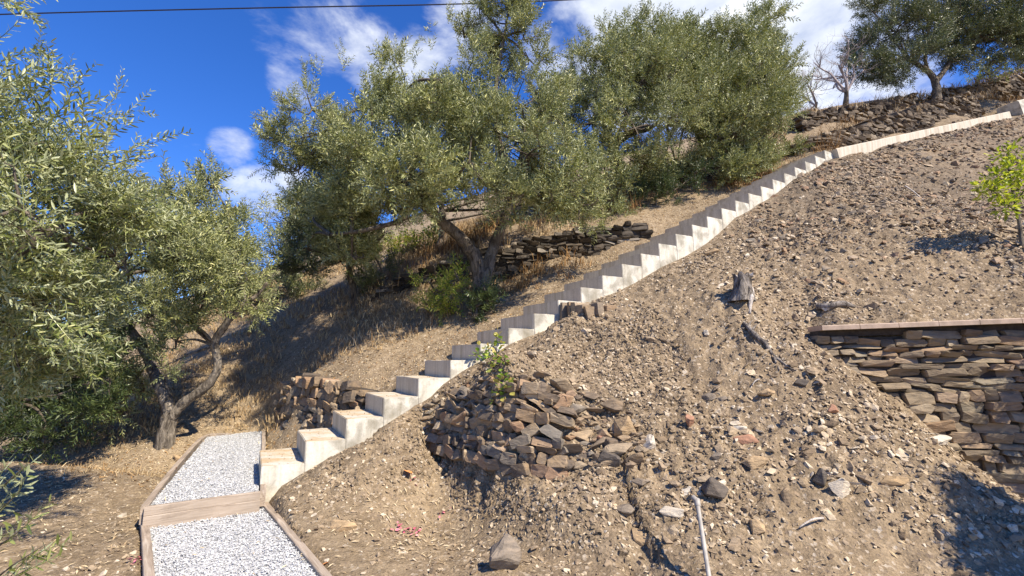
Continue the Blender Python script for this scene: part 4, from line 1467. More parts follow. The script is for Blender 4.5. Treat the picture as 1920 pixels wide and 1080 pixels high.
# ------------------------------------------------------------------ stump, root, log, pipe, cable
def build_wood():
    rg = np.random.default_rng(71)
    base = ground_hit(1396, 556, 2.5)
    sc = base[1] / FPX
    root = empty('tree_stump', base)
    tag(root, 'weathered grey tree stump with a flat cut top standing on the slope', 'stump')
    acc = Acc()
    pts = [base + np.array([dx, .02, dz]) * sc * 1.0 for dx, dz in ((-3, -14), (-2, 0), (0, 14), (2, 28), (4, 38))]
    pts = [np.array([p[0], base[1] + .03, p[2]]) for p in pts]
    sides, V, F = 26, [], []
    rad = [26, 20, 16, 15, 17]
    for i, (p, r) in enumerate(zip(pts, rad)):
        for k in range(sides):
            a = 2 * math.pi * k / sides
            rr = r * sc * (1 + .42 * mnoise.noise(Vector((math.cos(a) * 2.2, math.sin(a) * 2.2, i * .3))) + .10 * mnoise.noise(Vector((math.cos(a) * 7, math.sin(a) * 7, i * .2))))
            z = p[2] + (.07 * mnoise.noise(Vector((math.cos(a) * 2, math.sin(a) * 2, 9))) if i == 4 else 0)
            V.append([p[0] + math.cos(a) * rr, p[1] + math.sin(a) * rr, z])
    F = [[i * sides + k, i * sides + (k + 1) % sides, (i + 1) * sides + (k + 1) % sides, (i + 1) * sides + k] for i in range(4) for k in range(sides)]
    acc.add(np.array(V), np.array(F))
    link('trunk', acc.mesh('trunk', True), M['dead'], root)
    ring = np.array(V[-sides:])
    acc = Acc()
    c = ring.mean(0)
    mid = c + (ring - c) * .55 + [0, 0, -.02]
    VV = np.vstack([ring, mid, [c - [0, 0, .045]]])
    acc.add2(VV, np.array([[sides + k, sides + (k + 1) % sides, 2 * sides] for k in range(sides)]), np.array([[k, (k + 1) % sides, sides + (k + 1) % sides, sides + k] for k in range(sides)]))
    link('cut_top', acc.mesh('cut_top'), M['dead_pale'], root)
    acc = Acc()
    P = [ground_hit(px, py, 2.5) + [0, 0, h] for px, py, h in ((1404, 545, .06), (1411, 560, .04), (1408, 572, .02), (1406, 588, .0))]
    tube(acc, spline(P, 12), np.linspace(.035, .012, 12), 7, .3, 3)
    link('root', acc.mesh('root', True), M['dead_pale'], root)
    # exposed root below
    acc = Acc()
    P = [ground_hit(px, py, 2.5) + [0, 0, h] for px, py, h in ((1396, 610, .0), (1402, 622, .03), (1418, 640, .03), (1436, 655, .035), (1450, 672, .02), (1468, 684, .01), (1490, 700, 0))]
    tube(acc, spline(P, 26), np.interp(np.arange(26), [0, 8, 25], [.018, .023, .005]), 8, .35, 5)
    for a, b in (((1402, 622), (1410, 606)), ((1452, 676), (1462, 700)), ((1410, 626), (1420, 612))):
        q = [ground_hit(*a, 2.5) + [0, 0, .02], ground_hit(*b, 2.5) + [0, 0, .015]]
        tube(acc, np.linspace(q[0], q[1], 5), np.linspace(.014, .004, 5), 6, .2, 2)
    o = link('tree_root', acc.mesh('tree_root', True), M['dead'])
    tag(o, 'gnarled dark dead root snaking down the slope below the stump', 'root')
    # dead log above the wall end
    acc = Acc()
    P = [ground_hit(px, py, 2.5) + [0, 0, .035] for px, py in ((1534, 583), (1556, 582), (1580, 580), (1604, 582))]
    tube(acc, spline(P, 14), np.interp(np.arange(14), [0, 9, 13], [.034, .030, .014]), 9, .35, 8)
    o = link('dead_log', acc.mesh('dead_log', True), M['dead'])
    tag(o, 'short weathered log lying on the slope above the end of the coping', 'log')
    # pale sticks
    for (a, b, lab) in (((1698, 352), (1732, 378), 'thin pale stick lying on the dark upper slope'), ((1545, 985), (1500, 1002), 'pale stick low on the spoil slope'), ((1424, 716), (1410, 730), 'short pale twig below the gnarled root')):
        acc = Acc()
        q = [ground_hit(*a, 2.2) + [0, 0, .02], ground_hit(*b, 2.2) + [0, 0, .02]]
        tube(acc, spline([q[0], (q[0] + q[1]) / 2 + [0, 0, .015], q[1]], 7), np.linspace(.008, .004, 7) * (1.6 if a[1] < 400 else 1), 5, .2, 4)
        tag(link('stick', acc.mesh('stick', True), M['dead_pale']), lab, 'stick')
    # standpipe
    b = ground_hit(1334, 1110, 1.8)
    t = at(1308, 946, b[1] + .28)
    root = empty('water_pipe', b)
    tag(root, 'thin dirty white plastic pipe leaning on the spoil slope', 'pipe')
    acc = Acc(); tube(acc, np.linspace(b - (t - b) * .15, t, 10), [.012] * 10, 12)
    link('pipe', acc.mesh('pipe', True), M['pvc'], root)
    acc = Acc()
    d = (t - b) / np.linalg.norm(t - b)
    tube(acc, np.array([t - d * .012, t - d * .006, t + d * .03, t + d * .035]), [.013, .017, .017, .010], 12)
    e = np.array([-.45, .35, .5]); e /= np.linalg.norm(e)
    tube(acc, np.array([t + d * .018, t + d * .018 + e * .035]), [.014, .014], 12)
    link('elbow_fitting', acc.mesh('elbow_fitting', True), M['pvc'], root)
    # overhead cable
    acc = Acc()
    P = [at(-500, 46, 13.5), at(0, 27, 14), at(480, 15, 14.5), at(840, 8, 15), at(1100, -2, 15.4), at(1800, -40, 16.5)]
    tube(acc, spline(P, 60), [.021] * 60, 6)
    o = link('overhead_cable', acc.mesh('overhead_cable', True), M['cable'])
    tag(o, 'thin black overhead cable crossing the blue sky', 'cable')


build_wood()


# ------------------------------------------------------------------ foliage
def leaf_quad(L, w, fold=.25, droop=.15):
    """a folded lens-shaped leaf along +Y, six faces' worth in two quads"""
    V = np.array([[0, 0, 0], [-w / 2, L * .42, fold * w], [0, L * .5, 0], [w / 2, L * .42, fold * w], [0, L, -droop * L * .4]])
    return V, np.array([[0, 2, 4, 1], [0, 3, 4, 2]])


def twig_template(L=.22, pairs=9, leaf=.055, w=.013, seed=0, simple=True, spread=.75, stem=.0016, lsub=False):
    rg = np.random.default_rng(seed)
    V, F, F3, n = [], [], [], 0
    curve = rg.uniform(-.25, .25, 2)
    def axis(t): return np.array([curve[0] * L * t * t, L * t, curve[1] * L * t * t])
    for k in range(pairs):
        t = (k + .6) / pairs
        p = axis(t)
        phi0 = k * 1.57 + rg.uniform(-.3, .3)
        for sgn in (0, math.pi):
            phi = phi0 + sgn
            d = np.array([math.cos(phi) * spread, 1 - spread * .45 + rg.uniform(-.15, .2), math.sin(phi) * spread]) + rg.normal(0, .12, 3)
            d /= np.linalg.norm(d)
            s = leaf * rg.uniform(.7, 1.15) * (1.0 if t < .8 else .75)
            ww = w * s / leaf * rg.uniform(.85, 1.15)
            if lsub:
                yy = np.array([0, .2, .5, .8, 1.0]); hw = np.array([.06, .38, .5, .32, .0]) * ww * 1.0
                lv = []
                bend = rg.uniform(-.25, .1)
                for a_, b_ in zip(yy, hw):
                    zc = bend * a_ * a_ * s
                    lv += [[-b_, a_ * s, zc + .25 * b_], [0, a_ * s, zc], [b_, a_ * s, zc + .25 * b_]]
                lv = np.array(lv); lf = []
                for i in range(4):
                    lf += [[3 * i, 3 * i + 1, 3 * i + 4, 3 * i + 3], [3 * i + 1, 3 * i + 2, 3 * i + 5, 3 * i + 4]]
                lf = np.array(lf)
            elif simple:
                lv = np.array([[0, 0, 0], [ww / 2, s * .45, .2 * ww], [0, s, -.06 * s], [-ww / 2, s * .45, .2 * ww]]); lf = np.array([[0, 1, 2, 3]])
            else:
                lv, lf = leaf_quad(s, ww)
            Mx = rot_to(d[None], np.array([rg.uniform(-.9, .9) + (phi if rg.random() < .4 else 0)]))[0]
            V.append(lv @ Mx.T + p); F.append(lf + n); n += len(lv)
    # stem: a three sided sliver
    st = Acc(); tube(st, np.array([axis(t) for t in (0, .5, 1)]), [stem, stem * .8, stem * .3], 3, cap=False)
    sv = st.V[0]; F.append(st.F4[0] + n); V.append(sv)
    return np.concatenate(V), np.zeros((0, 3), int), np.concatenate(F)


TW = [twig_template(.25, 10, .066, .0160, i) for i in range(6)]
TWF = [twig_template(.34, 9, .085, .022, 20 + i) for i in range(5)]          # coarser sprays for the far trees
TWN = [twig_template(.26, 9, .054, .0115, 40 + i, lsub=True, stem=.0022) for i in range(6)]


def grow(acc, tw, blobs, per, rg, scale=1.0, up=.55, out=.75, shell=.55, droop=0.0, sub=7, wood=None, tiprad=.5):
    """sprays gathered in small sub-clumps inside each blob (centre, radii)"""
    for c, r in blobs:
        c = np.asarray(c); r = np.asarray(r, float) if np.ndim(r) else np.array([r, r, r])
        nsub = max(4, int(sub * 1.5 * (r.mean() / .6) ** 2))
        tot = int(per * (r.mean() ** 2))
        d = rg.normal(size=(nsub, 3)); d /= np.linalg.norm(d, axis=1, keepdims=True)
        rad = rg.uniform(shell, 1.0, (nsub, 1))
        cs = c + d * rad * r
        sr = r.mean() * rg.uniform(.22, .42, nsub)
        cnt = rg.multinomial(tot, sr ** 2 / (sr ** 2).sum())
        for q, dd, s_, n in zip(cs, d, sr, cnt):
            if n == 0: continue
            p = rg.normal(size=(n, 3)); p /= np.linalg.norm(p, axis=1, keepdims=True)
            pos = q + p * s_ * (rg.random((n, 1)) ** .45) * [1, 1, .85]
            dirs = p * out * .7 + dd * .35 + np.array([0, 0, up - droop]) + rg.normal(0, .35, (n, 3))
            Mx = rot_to(dirs, rg.uniform(0, 6.28, n))
            k = rg.integers(0, len(tw), n)
            sc = scale * rg.uniform(.6, 1.25, n) * rg.uniform(.8, 1.2)
            for j in range(len(tw)):
                m = k == j
                stamp(acc, tw[j], Mx[m], pos[m], sc[m])
            if wood is not None:
                mid = (c + q) / 2 + rg.normal(0, .06, 3)
                tube(wood, spline([c, mid, q], 6), np.linspace(.014, .005, 6) * tiprad * 2, 5, 0, 0, False)
                for w_ in range(2):
                    e = q + rg.normal(0, 1, 3) * s_ * .7
                    tube(wood, np.array([q, (q + e) / 2 + rg.normal(0, .03, 3), e]), np.array([.006, .004, .0025]) * tiprad * 2, 4, 0, 0, False)


def outliers(acc, tw, pts, rg, n=5, scale=1.0):
    """long upright shoots that break the outline"""
    for p, d in pts:
        p, d = np.asarray(p), np.asarray(d)
        for i in range(n):
            t = i / max(1, n - 1)
            pos = p + d * t + rg.normal(0, .03, 3)
            dirs = (d / np.linalg.norm(d) + rg.normal(0, .35, 3))[None]
            stamp(acc, tw[rg.integers(len(tw))], rot_to(dirs, rg.uniform(0, 6.28, 1)), pos[None], np.array([scale * (1.1 - .4 * t)]))


def tree(name, label, cat, base, limbs, blobs, tw, per, leafmat, barkmat, seed, scale=1.0, up=.5, sub=7, shoots=(), group=None, droop=0, shell=.55, bumpy=.18, tiprad=.5, sides=10):
    """limbs: list of (points, r0, r1)"""
    rg = np.random.default_rng(seed)
    root = empty(name, base)
    tag(root, label, cat, group)
    wood, br, lv = Acc(), Acc(), Acc()
    ends = []
    for i, (pts, r0, r1) in enumerate(limbs):
        P = spline(pts, 8 + 6 * len(pts))
        m = len(P)
        rr = np.linspace(r0, r1, m) if i else np.linspace(r0, r1, m) * (1 + .32 * np.exp(-np.arange(m) / (m * .12)))
        tube(wood if r0 > .05 else br, P, rr, sides if r0 > .05 else 6, bumpy, seed + i)
        ends += [P[int(m * .55)], P[int(m * .8)], P[-1]]
    ends = np.array(ends) if ends else np.array([base])
    for c, r in blobs:
        c = np.asarray(c); rm = float(np.mean(r))
        e = ends[np.argmin(np.linalg.norm(ends - c, axis=1))]
        mid = (e + c) / 2 + rg.normal(0, .05, 3) * np.linalg.norm(e - c) + [0, 0, .03]
        tube(br, spline([e, mid, c], 10), np.linspace(.026, .008, 10) * tiprad * 2 * min(1.3, .7 + rm), 6, .1, seed)
    grow(lv, tw, blobs, per, rg, scale, up, .75, shell, droop, sub, br, tiprad)
    outliers(lv, tw, shoots, rg, 6, scale)
    if wood.V: link('trunk', wood.mesh('trunk', True), barkmat, root)
    if br.V: link('branches', br.mesh('branches', True), M['bark'], root)
    link('crown', lv.mesh('crown'), leafmat, root)
    return root


def pb(lst, Y, jit=0.0):
    """blobs from directions: (px, py, radius in those pixels, extra depth)"""
    out = []
    for px, py, r, *dy in lst:
        y = Y + (dy[0] if dy else 0)
        out.append((at(px, py, y), r * y / FPX))
    return out


def build_trees():
    # --- the big olive behind the stairs
    Y = 7.0
    b = ground_hit(906, 578, 6.3, 9)
    Y = b[1]
    limbs = [
        ([b - [0, 0, .4], at(903, 545, Y), at(898, 505, Y), at(884, 470, Y - .05), at(858, 440, Y - .15), at(818, 408, Y - .25), at(780, 370, Y - .4)], .135, .055),
        ([at(906, 540, Y), at(915, 500, Y + .02), at(926, 460, Y + .1), at(945, 415, Y + .15), at(965, 350, Y + .2), at(985, 270, Y)], .10, .045),
        ([at(965, 350, Y + .2), at(935, 260, Y + .1), at(930, 160, Y), at(945, 70, Y)], .06, .02),
        ([at(780, 370, Y - .4), at(740, 330, Y - .5), at(690, 270, Y - .5), at(640, 220, Y - .5)], .06, .02),
        ([at(818, 408, Y - .25), at(800, 330, Y - .3), at(800, 230, Y - .4), at(820, 150, Y - .2)], .055, .02),
        ([at(780, 372, Y - .4), at(755, 410, Y - .5), at(690, 430, Y - .7), at(620, 440, Y - .6)], .05, .02),
        ([at(985, 300, Y), at(1020, 330, Y - .2), at(1060, 350, Y - .4)], .05, .02)]
    bl = pb([(548, 262, 46), (585, 205, 44, -.3), (620, 270, 62, -.5), (560, 320, 36, .2), (690, 200, 66, -.2), (690, 290, 80, -.8), (760, 170, 62, .1), (655, 360, 74, -.6), (590, 390, 56, .3),
             (800, 240, 84, -.7), (770, 330, 84, -1.1), (870, 160, 66, 0), (905, 230, 82, -.6), (880, 305, 78, -1.1), (980, 200, 68, -.3), (990, 290, 78, -.9), (1040, 220, 52, 0), (1050, 320, 70, -.8),
             (905, 75, 50, 0), (950, 45, 46, .1), (985, 60, 36, -.1), (870, 70, 28, .1), (925, 120, 50, .2), (990, 110, 34, .1), (900, 15, 36, 0), (960, 2, 36, 0), (640, 450, 56, -.2), (575, 465, 44, .6), (700, 430, 60, .2), (820, 372, 44, -1.0), (1015, 372, 46, -.8), (1030, 392, 44, -.5), (1090, 385, 42, -.3), (1140, 400, 34, 0), (740, 405, 34, -.3), (960, 372, 46, -.9), (660, 480, 36, -.4),
             (700, 330, 80, .8), (850, 260, 90, .9), (980, 300, 80, .8), (620, 310, 60, .6), (1090, 300, 44, -.4), (740, 260, 60, -.9)], Y)
    sh = [(at(x, y, Y), at(x + dx, y + dy, Y) - at(x, y, Y)) for x, y, dx, dy in ((505, 235, -12, -14), (570, 160, 8, -30), (600, 150, -6, -24), (640, 140, 4, -44), (716, 130, 4, -44), (690, 140, 18, -30), (765, 110, 16, -25), (520, 315, -26, 2), (500, 300, -6, -20), (840, 40, 0, -24), (1015, 100, 14, -18), (1025, 130, 14, 6), (1050, 170, 10, -26), (810, 90, -4, -40))]
    tree('olive_tree', 'tall full olive tree with a forked leaning trunk behind the stairs', 'tree', b, limbs, bl, TW, 1120, M['olive'], M['bark'], 201, 1.0, .5, 8, sh, bumpy=.3, sides=14)

    # --- slim olive beneath the big one's left side
    b = ground_hit(668, 575, 6.5, 11); Y = b[1]
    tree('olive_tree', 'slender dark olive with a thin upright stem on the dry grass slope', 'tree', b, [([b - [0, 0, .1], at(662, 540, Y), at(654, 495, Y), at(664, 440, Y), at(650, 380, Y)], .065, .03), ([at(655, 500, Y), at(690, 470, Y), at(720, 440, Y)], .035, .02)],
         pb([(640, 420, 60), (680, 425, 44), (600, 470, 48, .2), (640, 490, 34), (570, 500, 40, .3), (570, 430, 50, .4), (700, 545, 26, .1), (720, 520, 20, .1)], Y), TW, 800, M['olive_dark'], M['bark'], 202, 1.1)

    # --- olive beside the path
    b = ground_hit(312, 832, 5, 9); Y = b[1]
    limbs = [([b - [0, 0, .3], at(314, 800, Y), at(316, 765, Y), at(300, 725, Y), at(285, 690, Y + .1), at(262, 640, Y + .1), at(225, 590, Y), at(205, 520, Y)], .092, .038),
             ([at(318, 785, Y), at(345, 755, Y), at(385, 725, Y), at(408, 690, Y), at(404, 640, Y), at(430, 600, Y - .1), at(455, 565, Y - .1), at(440, 500, Y - .1)], .068, .032),
             ([at(262, 640, Y), at(240, 650, Y), at(195, 660, Y - .2)], .05, .03),
             ([at(455, 565, Y - .1), at(480, 555, Y), at(500, 530, Y)], .04, .02)]
    bl = pb([(180, 470, 70), (240, 420, 70, .2), (300, 400, 66, .4), (360, 420, 62), (420, 440, 56, .2), (460, 500, 52, -.1), (400, 500, 66, -.5), (320, 480, 80, -.6), (240, 510, 80, -.6), (170, 560, 66, -.3), (300, 560, 66, -.4), (380, 570, 56, -.3), (470, 570, 38, 0),
             (390, 360, 26, .3), (392, 335, 18, .3), (330, 640, 38, -.2), (300, 690, 28, -.4), (250, 600, 50, .2), (430, 400, 36, .4), (350, 500, 80, .7), (250, 470, 80, .8), (345, 600, 40, -.3), (160, 640, 52, .4), (120, 590, 60, .5)], Y)
    sh = [(at(x, y, Y), at(x + dx, y + dy, Y) - at(x, y, Y)) for x, y, dx, dy in ((392, 335, 6, -42), (400, 350, 12, -30), (375, 365, -6, -26), (300, 350, 6, -30), (450, 420, 10, -24), (495, 520, 16, -20), (250, 360, 4, -26))]
    tree('olive_tree', 'olive with a pale forked trunk growing beside the upper gravel bay', 'tree', b, limbs, bl, TW, 980, M['olive'], M['bark_pale'], 203, 1.0, .45, 8, sh, bumpy=.25, sides=12)

    # --- hazier olives in the gap further back
    b = ground_hit(540, 560, 9, 14); Y = 12.0; b = np.array([at(540, 560, Y)[0], Y, hz(at(540, 560, Y)[0], Y)])
    tree('olive_tree', 'pale green olive further back in the gap between the two trunks', 'tree', b, [([b, at(545, 500, Y), at(540, 450, Y), at(550, 400, Y)], .12, .05)],
         pb([(540, 420, 56), (590, 400, 52, .3), (520, 480, 52), (580, 470, 60, -.3), (500, 520, 40, .2), (610, 340, 52, .6), (640, 450, 60, .4), (545, 375, 30), (700, 480, 50, 1.0)], Y), TWF, 260, M['olive'], M['bark'], 204, 1.05)
    Y = 14.0; b = np.array([at(440, 600, Y)[0], Y, hz(at(440, 600, Y)[0], Y)])
    tree('olive_tree', 'distant olive half hidden behind the path side olive', 'tree', b, [([b, at(440, 540, Y), at(430, 480, Y)], .12, .05)],
         pb([(420, 500, 60), (480, 520, 44), (350, 520, 60), (280, 540, 60), (500, 560, 36), (200, 560, 70)], Y), TWF, 240, M['olive'], M['bark'], 205, 1.05)

    Y = 9.6; b = np.array([at(830, 440, Y)[0], Y, hz(at(830, 440, Y)[0], Y)])
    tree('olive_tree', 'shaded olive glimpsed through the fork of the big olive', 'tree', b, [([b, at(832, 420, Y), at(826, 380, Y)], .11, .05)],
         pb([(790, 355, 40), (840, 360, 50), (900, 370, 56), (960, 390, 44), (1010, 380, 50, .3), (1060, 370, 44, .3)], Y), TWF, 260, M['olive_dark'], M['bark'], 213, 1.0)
    # --- the olives on the terrace further up (three)
    Y = 9.2; b = np.array([at(1170, 370, Y)[0], Y, hz(at(1170, 370, Y)[0], Y)])
    tree('olive_tree', 'dense olive on the terrace touching the big olive, its limb showing dark', 'tree', b, [([b - [0, 0, .1], at(1165, 330, Y), at(1150, 280, Y), at(1180, 250, Y - .3), at(1220, 240, Y - .6)], .15, .06), ([at(1150, 280, Y), at(1130, 220, Y), at(1140, 150, Y)], .07, .03)],
         pb([(1105, 150, 58), (1130, 90, 50, .2), (1180, 100, 60), (1200, 160, 76, -.5), (1110, 230, 64, -.3), (1190, 240, 66, -.9), (1150, 180, 80, .5), (1220, 90, 54, .2), (1250, 150, 66, -.3), (1260, 220, 62, -.9), (1085, 190, 40, .1), (1130, 300, 50, -.5), (1200, 300, 46, -.2), (1180, 60, 40, .3), (1170, 385, 40, -.6), (1130, 360, 44, -.6), (1230, 130, 70, .9)], Y),
         TW, 740, M['olive'], M['bark'], 206, 1.2, sub=8, shoots=[(at(x, y, Y), at(x + dx, y + dy, Y) - at(x, y, Y)) for x, y, dx, dy in ((1130, 60, 6, -24), (1168, 50, 4, -24), (1200, 60, 2, -24), (1080, 130, -10, -20), (1232, 70, 2, -28))])
    Y = 9.9; b = np.array([at(1345, 345, Y)[0], Y, hz(at(1345, 345, Y)[0], Y)])
    tree('olive_tree', 'broad dense olive whose foliage reaches the ground beside the upper steps', 'tree', b, [([b - [0, 0, .1], at(1345, 300, Y), at(1342, 250, Y), at(1350, 180, Y)], .17, .06), ([at(1342, 250, Y), at(1290, 230, Y - .4), at(1250, 235, Y - .7)], .08, .03)],
         pb([(1290, 130, 62), (1340, 110, 62), (1400, 110, 62), (1440, 150, 56), (1320, 190, 80, -.6), (1400, 190, 80, -.6), (1448, 210, 46), (1380, 260, 72, -.8), (1430, 270, 54, -.4), (1320, 270, 60, -.4), (1400, 305, 46, -.7), (1340, 315, 44, -.6), (1270, 300, 40, 0), (1462, 290, 34, 0), (1420, 60, 40, .1), (1440, 35, 30, .1), (1425, 90, 40, .1), (1350, 160, 80, .9), (1420, 200, 70, .8), (1270, 180, 60, .2), (1300, 75, 30, .2), (1280, 345, 40, -.3), (1240, 340, 40, .4)], Y),
         TW, 740, M['olive'], M['bark'], 207, 1.25, sub=8, shoots=[(at(x, y, Y), at(x + dx, y + dy, Y) - at(x, y, Y)) for x, y, dx, dy in ((1435, 30, 4, -22), (1455, 40, 14, -18), (1265, 70, -2, -26), (1480, 130, 18, -20), (1490, 200, 18, -14), (1395, 60, -4, -20), (1340, 60, 4, -22))])
    # --- olive on the skyline
    Y = 12.6; b = np.array([at(1755, 192, Y)[0], Y, at(1755, 192, Y)[2]])
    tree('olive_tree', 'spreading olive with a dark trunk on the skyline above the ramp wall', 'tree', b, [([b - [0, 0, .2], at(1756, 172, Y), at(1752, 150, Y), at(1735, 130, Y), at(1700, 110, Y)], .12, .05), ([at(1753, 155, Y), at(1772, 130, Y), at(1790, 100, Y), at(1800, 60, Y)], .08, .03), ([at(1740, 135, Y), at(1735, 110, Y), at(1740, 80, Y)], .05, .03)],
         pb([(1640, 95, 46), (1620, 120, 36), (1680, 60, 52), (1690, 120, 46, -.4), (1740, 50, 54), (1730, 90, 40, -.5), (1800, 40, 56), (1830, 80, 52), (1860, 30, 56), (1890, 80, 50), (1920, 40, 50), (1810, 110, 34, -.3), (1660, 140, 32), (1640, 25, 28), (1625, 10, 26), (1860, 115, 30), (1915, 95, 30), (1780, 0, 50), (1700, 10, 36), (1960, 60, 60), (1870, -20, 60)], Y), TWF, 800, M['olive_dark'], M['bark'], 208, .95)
    # green bush on the ridge
    Y = 14.3; p = at(1855, 140, Y)
    tree('shrub', 'green shrub on the ridge at the foot of the skyline olive', 'shrub', (p[0], p[1], p[2] - .4), [([p - [0, 0, .5], p], .04, .02)], pb([(1840, 132, 24), (1870, 128, 26), (1905, 112, 22), (1830, 150, 14)], Y), TWF, 260, M['weed'], M['bark'], 209, .8)

    # --- near olive: boughs reach in from beyond the frame
    base = np.array([-4.9, 3.1, -1.2])
    bl = pb([(60, 330, 84, .3), (140, 345, 46, .4), (120, 420, 100, .5), (40, 460, 110, 0), (200, 400, 70, .6), (60, 570, 110, .4), (160, 520, 90, .8), (215, 480, 56, .8), (10, 270, 50, .2), (90, 300, 44, .5), (20, 660, 90, .8), (110, 640, 70, .9), (-40, 350, 120, -.1), (-60, 550, 140, .2), (-120, 250, 150, 0), (40, 390, 80, -.35)  , (10, 300, 70, .8), (20, 520, 80, 1.0), (-20, 420, 90, .6), (60, 720, 60, 1.6), (0, 620, 80, 1.2)], 2.75)
    limbs = [([base, base + [.3, 0, .8], base + [.9, -.1, 1.4], at(0, 480, 2.75), at(110, 420, 2.9)], .16, .03), ([base + [.5, 0, 1.1], at(-150, 300, 2.8), at(0, 280, 2.85), at(90, 270, 2.9)], .08, .015)]
    Y = 2.6
    shp = ((140, 290, 120, -80), (160, 260, 70, -60), (190, 330, 115, 5), (180, 300, 100, -30), (210, 360, 70, 30), (60, 210, 20, -70), (100, 240, 30, -75), (10, 180, 50, -40), (-20, 165, 110, -30), (0, 110, 60, -25), (-20, 200, 60, 10), (20, 15, -10, -15), (-30, 10, 70, -15), (-30, -20, 60, 25), (60, 560, 110, 60), (100, 600, 60, 60), (120, 250, 60, -30), (30, 600, 80, 40), (150, 350, 110, -55), (80, 150, -50, 50))
    sh = []
    for x, y, dx, dy in shp:
        yy = Y + random.uniform(-.15, .3)
        sh.append((at(x, y, yy), at(x + dx, y + dy, yy) - at(x, y, yy)))
    root = tree('olive_tree', 'near olive whose silvery boughs hang in from outside the picture over the path side', 'tree', base, limbs, bl, TWN, 1400, M['olive_near'], M['bark'], 210, 1.0, .35, 9, sh, shell=.4, tiprad=.35)
    # low sprigs at the lower corner, a sucker of the same kind
    acc, br = Acc(), Acc(); rg = np.random.default_rng(212)
    pts = [((-50, 1010), (34, 925)), ((-40, 1060), (50, 985)), ((-40, 1110), (86, 1020)), ((-40, 960), (40, 880)), ((-40, 1130), (60, 1062))]
    for (a, c_) in pts:
        p, q = at(*a, 2.0), at(*c_, 1.9)
        tube(br, np.array([p, (p + q) / 2 + [0, 0, .01], q]), [.004, .003, .0015], 5)
        for t in (0.2, .6):
            stamp(acc, TWN[rg.integers(6)], rot_to((q - p + rg.normal(0, .03, 3))[None], rg.uniform(0, 6, 1)), (p + (q - p) * t)[None], np.array([.95]))
    b0 = at(-160, 1150, 2.0)
    for (a, c_) in pts: tube(br, np.array([b0, at(*a, 2.0)]), [.006, .004], 5)
    r = empty('olive_sucker', b0); tag(r, 'young olive sucker leaning into the lower corner beside the path', 'plant')
    link('stem', br.mesh('stem', True), M['bark'], r); link('leaves', acc.mesh('leaves'), M['olive_near'], r)

    # --- dark undergrowth below the near olive
    for k, (lab, bb, Y, mt, per) in enumerate((
            ('dark green bush filling the shade under the near olive boughs', [(30, 720, 80), (110, 740, 70), (170, 720, 60), (20, 800, 50), (90, 800, 46), (200, 680, 50), (-40, 760, 80), (170, 690, 50, .4), (200, 650, 46, .8), (130, 690, 50, .6)], 6.0, 'bush', 800),
            ('small grey green olive shoot cluster by the path side trunk', [(235, 745, 34), (265, 715, 30), (215, 780, 24), (300, 650, 24)], 6.5, 'olive', 900),
            ('leafy green bush at the left foot of the big olive', [(815, 545, 34), (845, 560, 30), (800, 570, 24), (860, 525, 24)], 7.0, 'weed', 700),
            ('dark ivy clump round the base of the big olive trunk', [(893, 575, 22), (915, 570, 18), (880, 590, 14), (905, 552, 16)], 6.75, 'bush', 1300),
            ('olive green thicket on the dry slope behind the slender olive', [(520, 600, 40), (490, 570, 46), (560, 560, 36), (590, 545, 34), (520, 540, 40)], 10.0, 'olive_dark', 600),
            ('brown twiggy scrub under the terrace olives', [(1230, 370, 40), (1270, 345, 34), (1200, 390, 26), (1300, 330, 30)], 9.0, 'bush', 500))):
        p = at(bb[0][0], bb[0][1] + bb[0][2], Y)
        tree('bush', lab, 'bush', p, [([at(bb[0][0], bb[0][1] + bb[0][2], Y), at(bb[0][0], bb[0][1], Y)], .03, .015)], pb(bb, Y), TW, per, M[mt], M['bark'], 230 + k, 1.0, .5)

    # --- outside the frame to the right: the shrub that throws the dark shadow on the wall's foot
    p = np.array([4.6, 1.45, -1.2])
    rg = np.random.default_rng(5)
    hd = np.array([SUN.x, SUN.y, SUN.z]) / SUN.z
    bl = []
    for px, py, hgt, r in ((1925, 935, 1.0, .15), (1895, 990, .95, .13), (1885, 1045, .95, .12), (1945, 1000, 1.15, .24), (1935, 1065, 1.1, .22), (1985, 970, 1.3, .3), (1985, 1050, 1.3, .3), (1960, 890, 1.1, .14), (2050, 1000, 1.5, .4)):
        bl.append((ground_hit(px, py, 1.5) + hd * hgt, r))
    p = np.array([3.9, 2.0, -1.2])
    tree('shrub', 'dense rounded shrub beside the retaining wall outside the picture', 'shrub', p, [([p, p + [0, 0, .5], p + [.1, 0, 1.0]], .06, .03)], bl, TW, 11000, M['olive_dark'], M['bark'], 240, .8, sub=16, shell=.2)


build_trees()


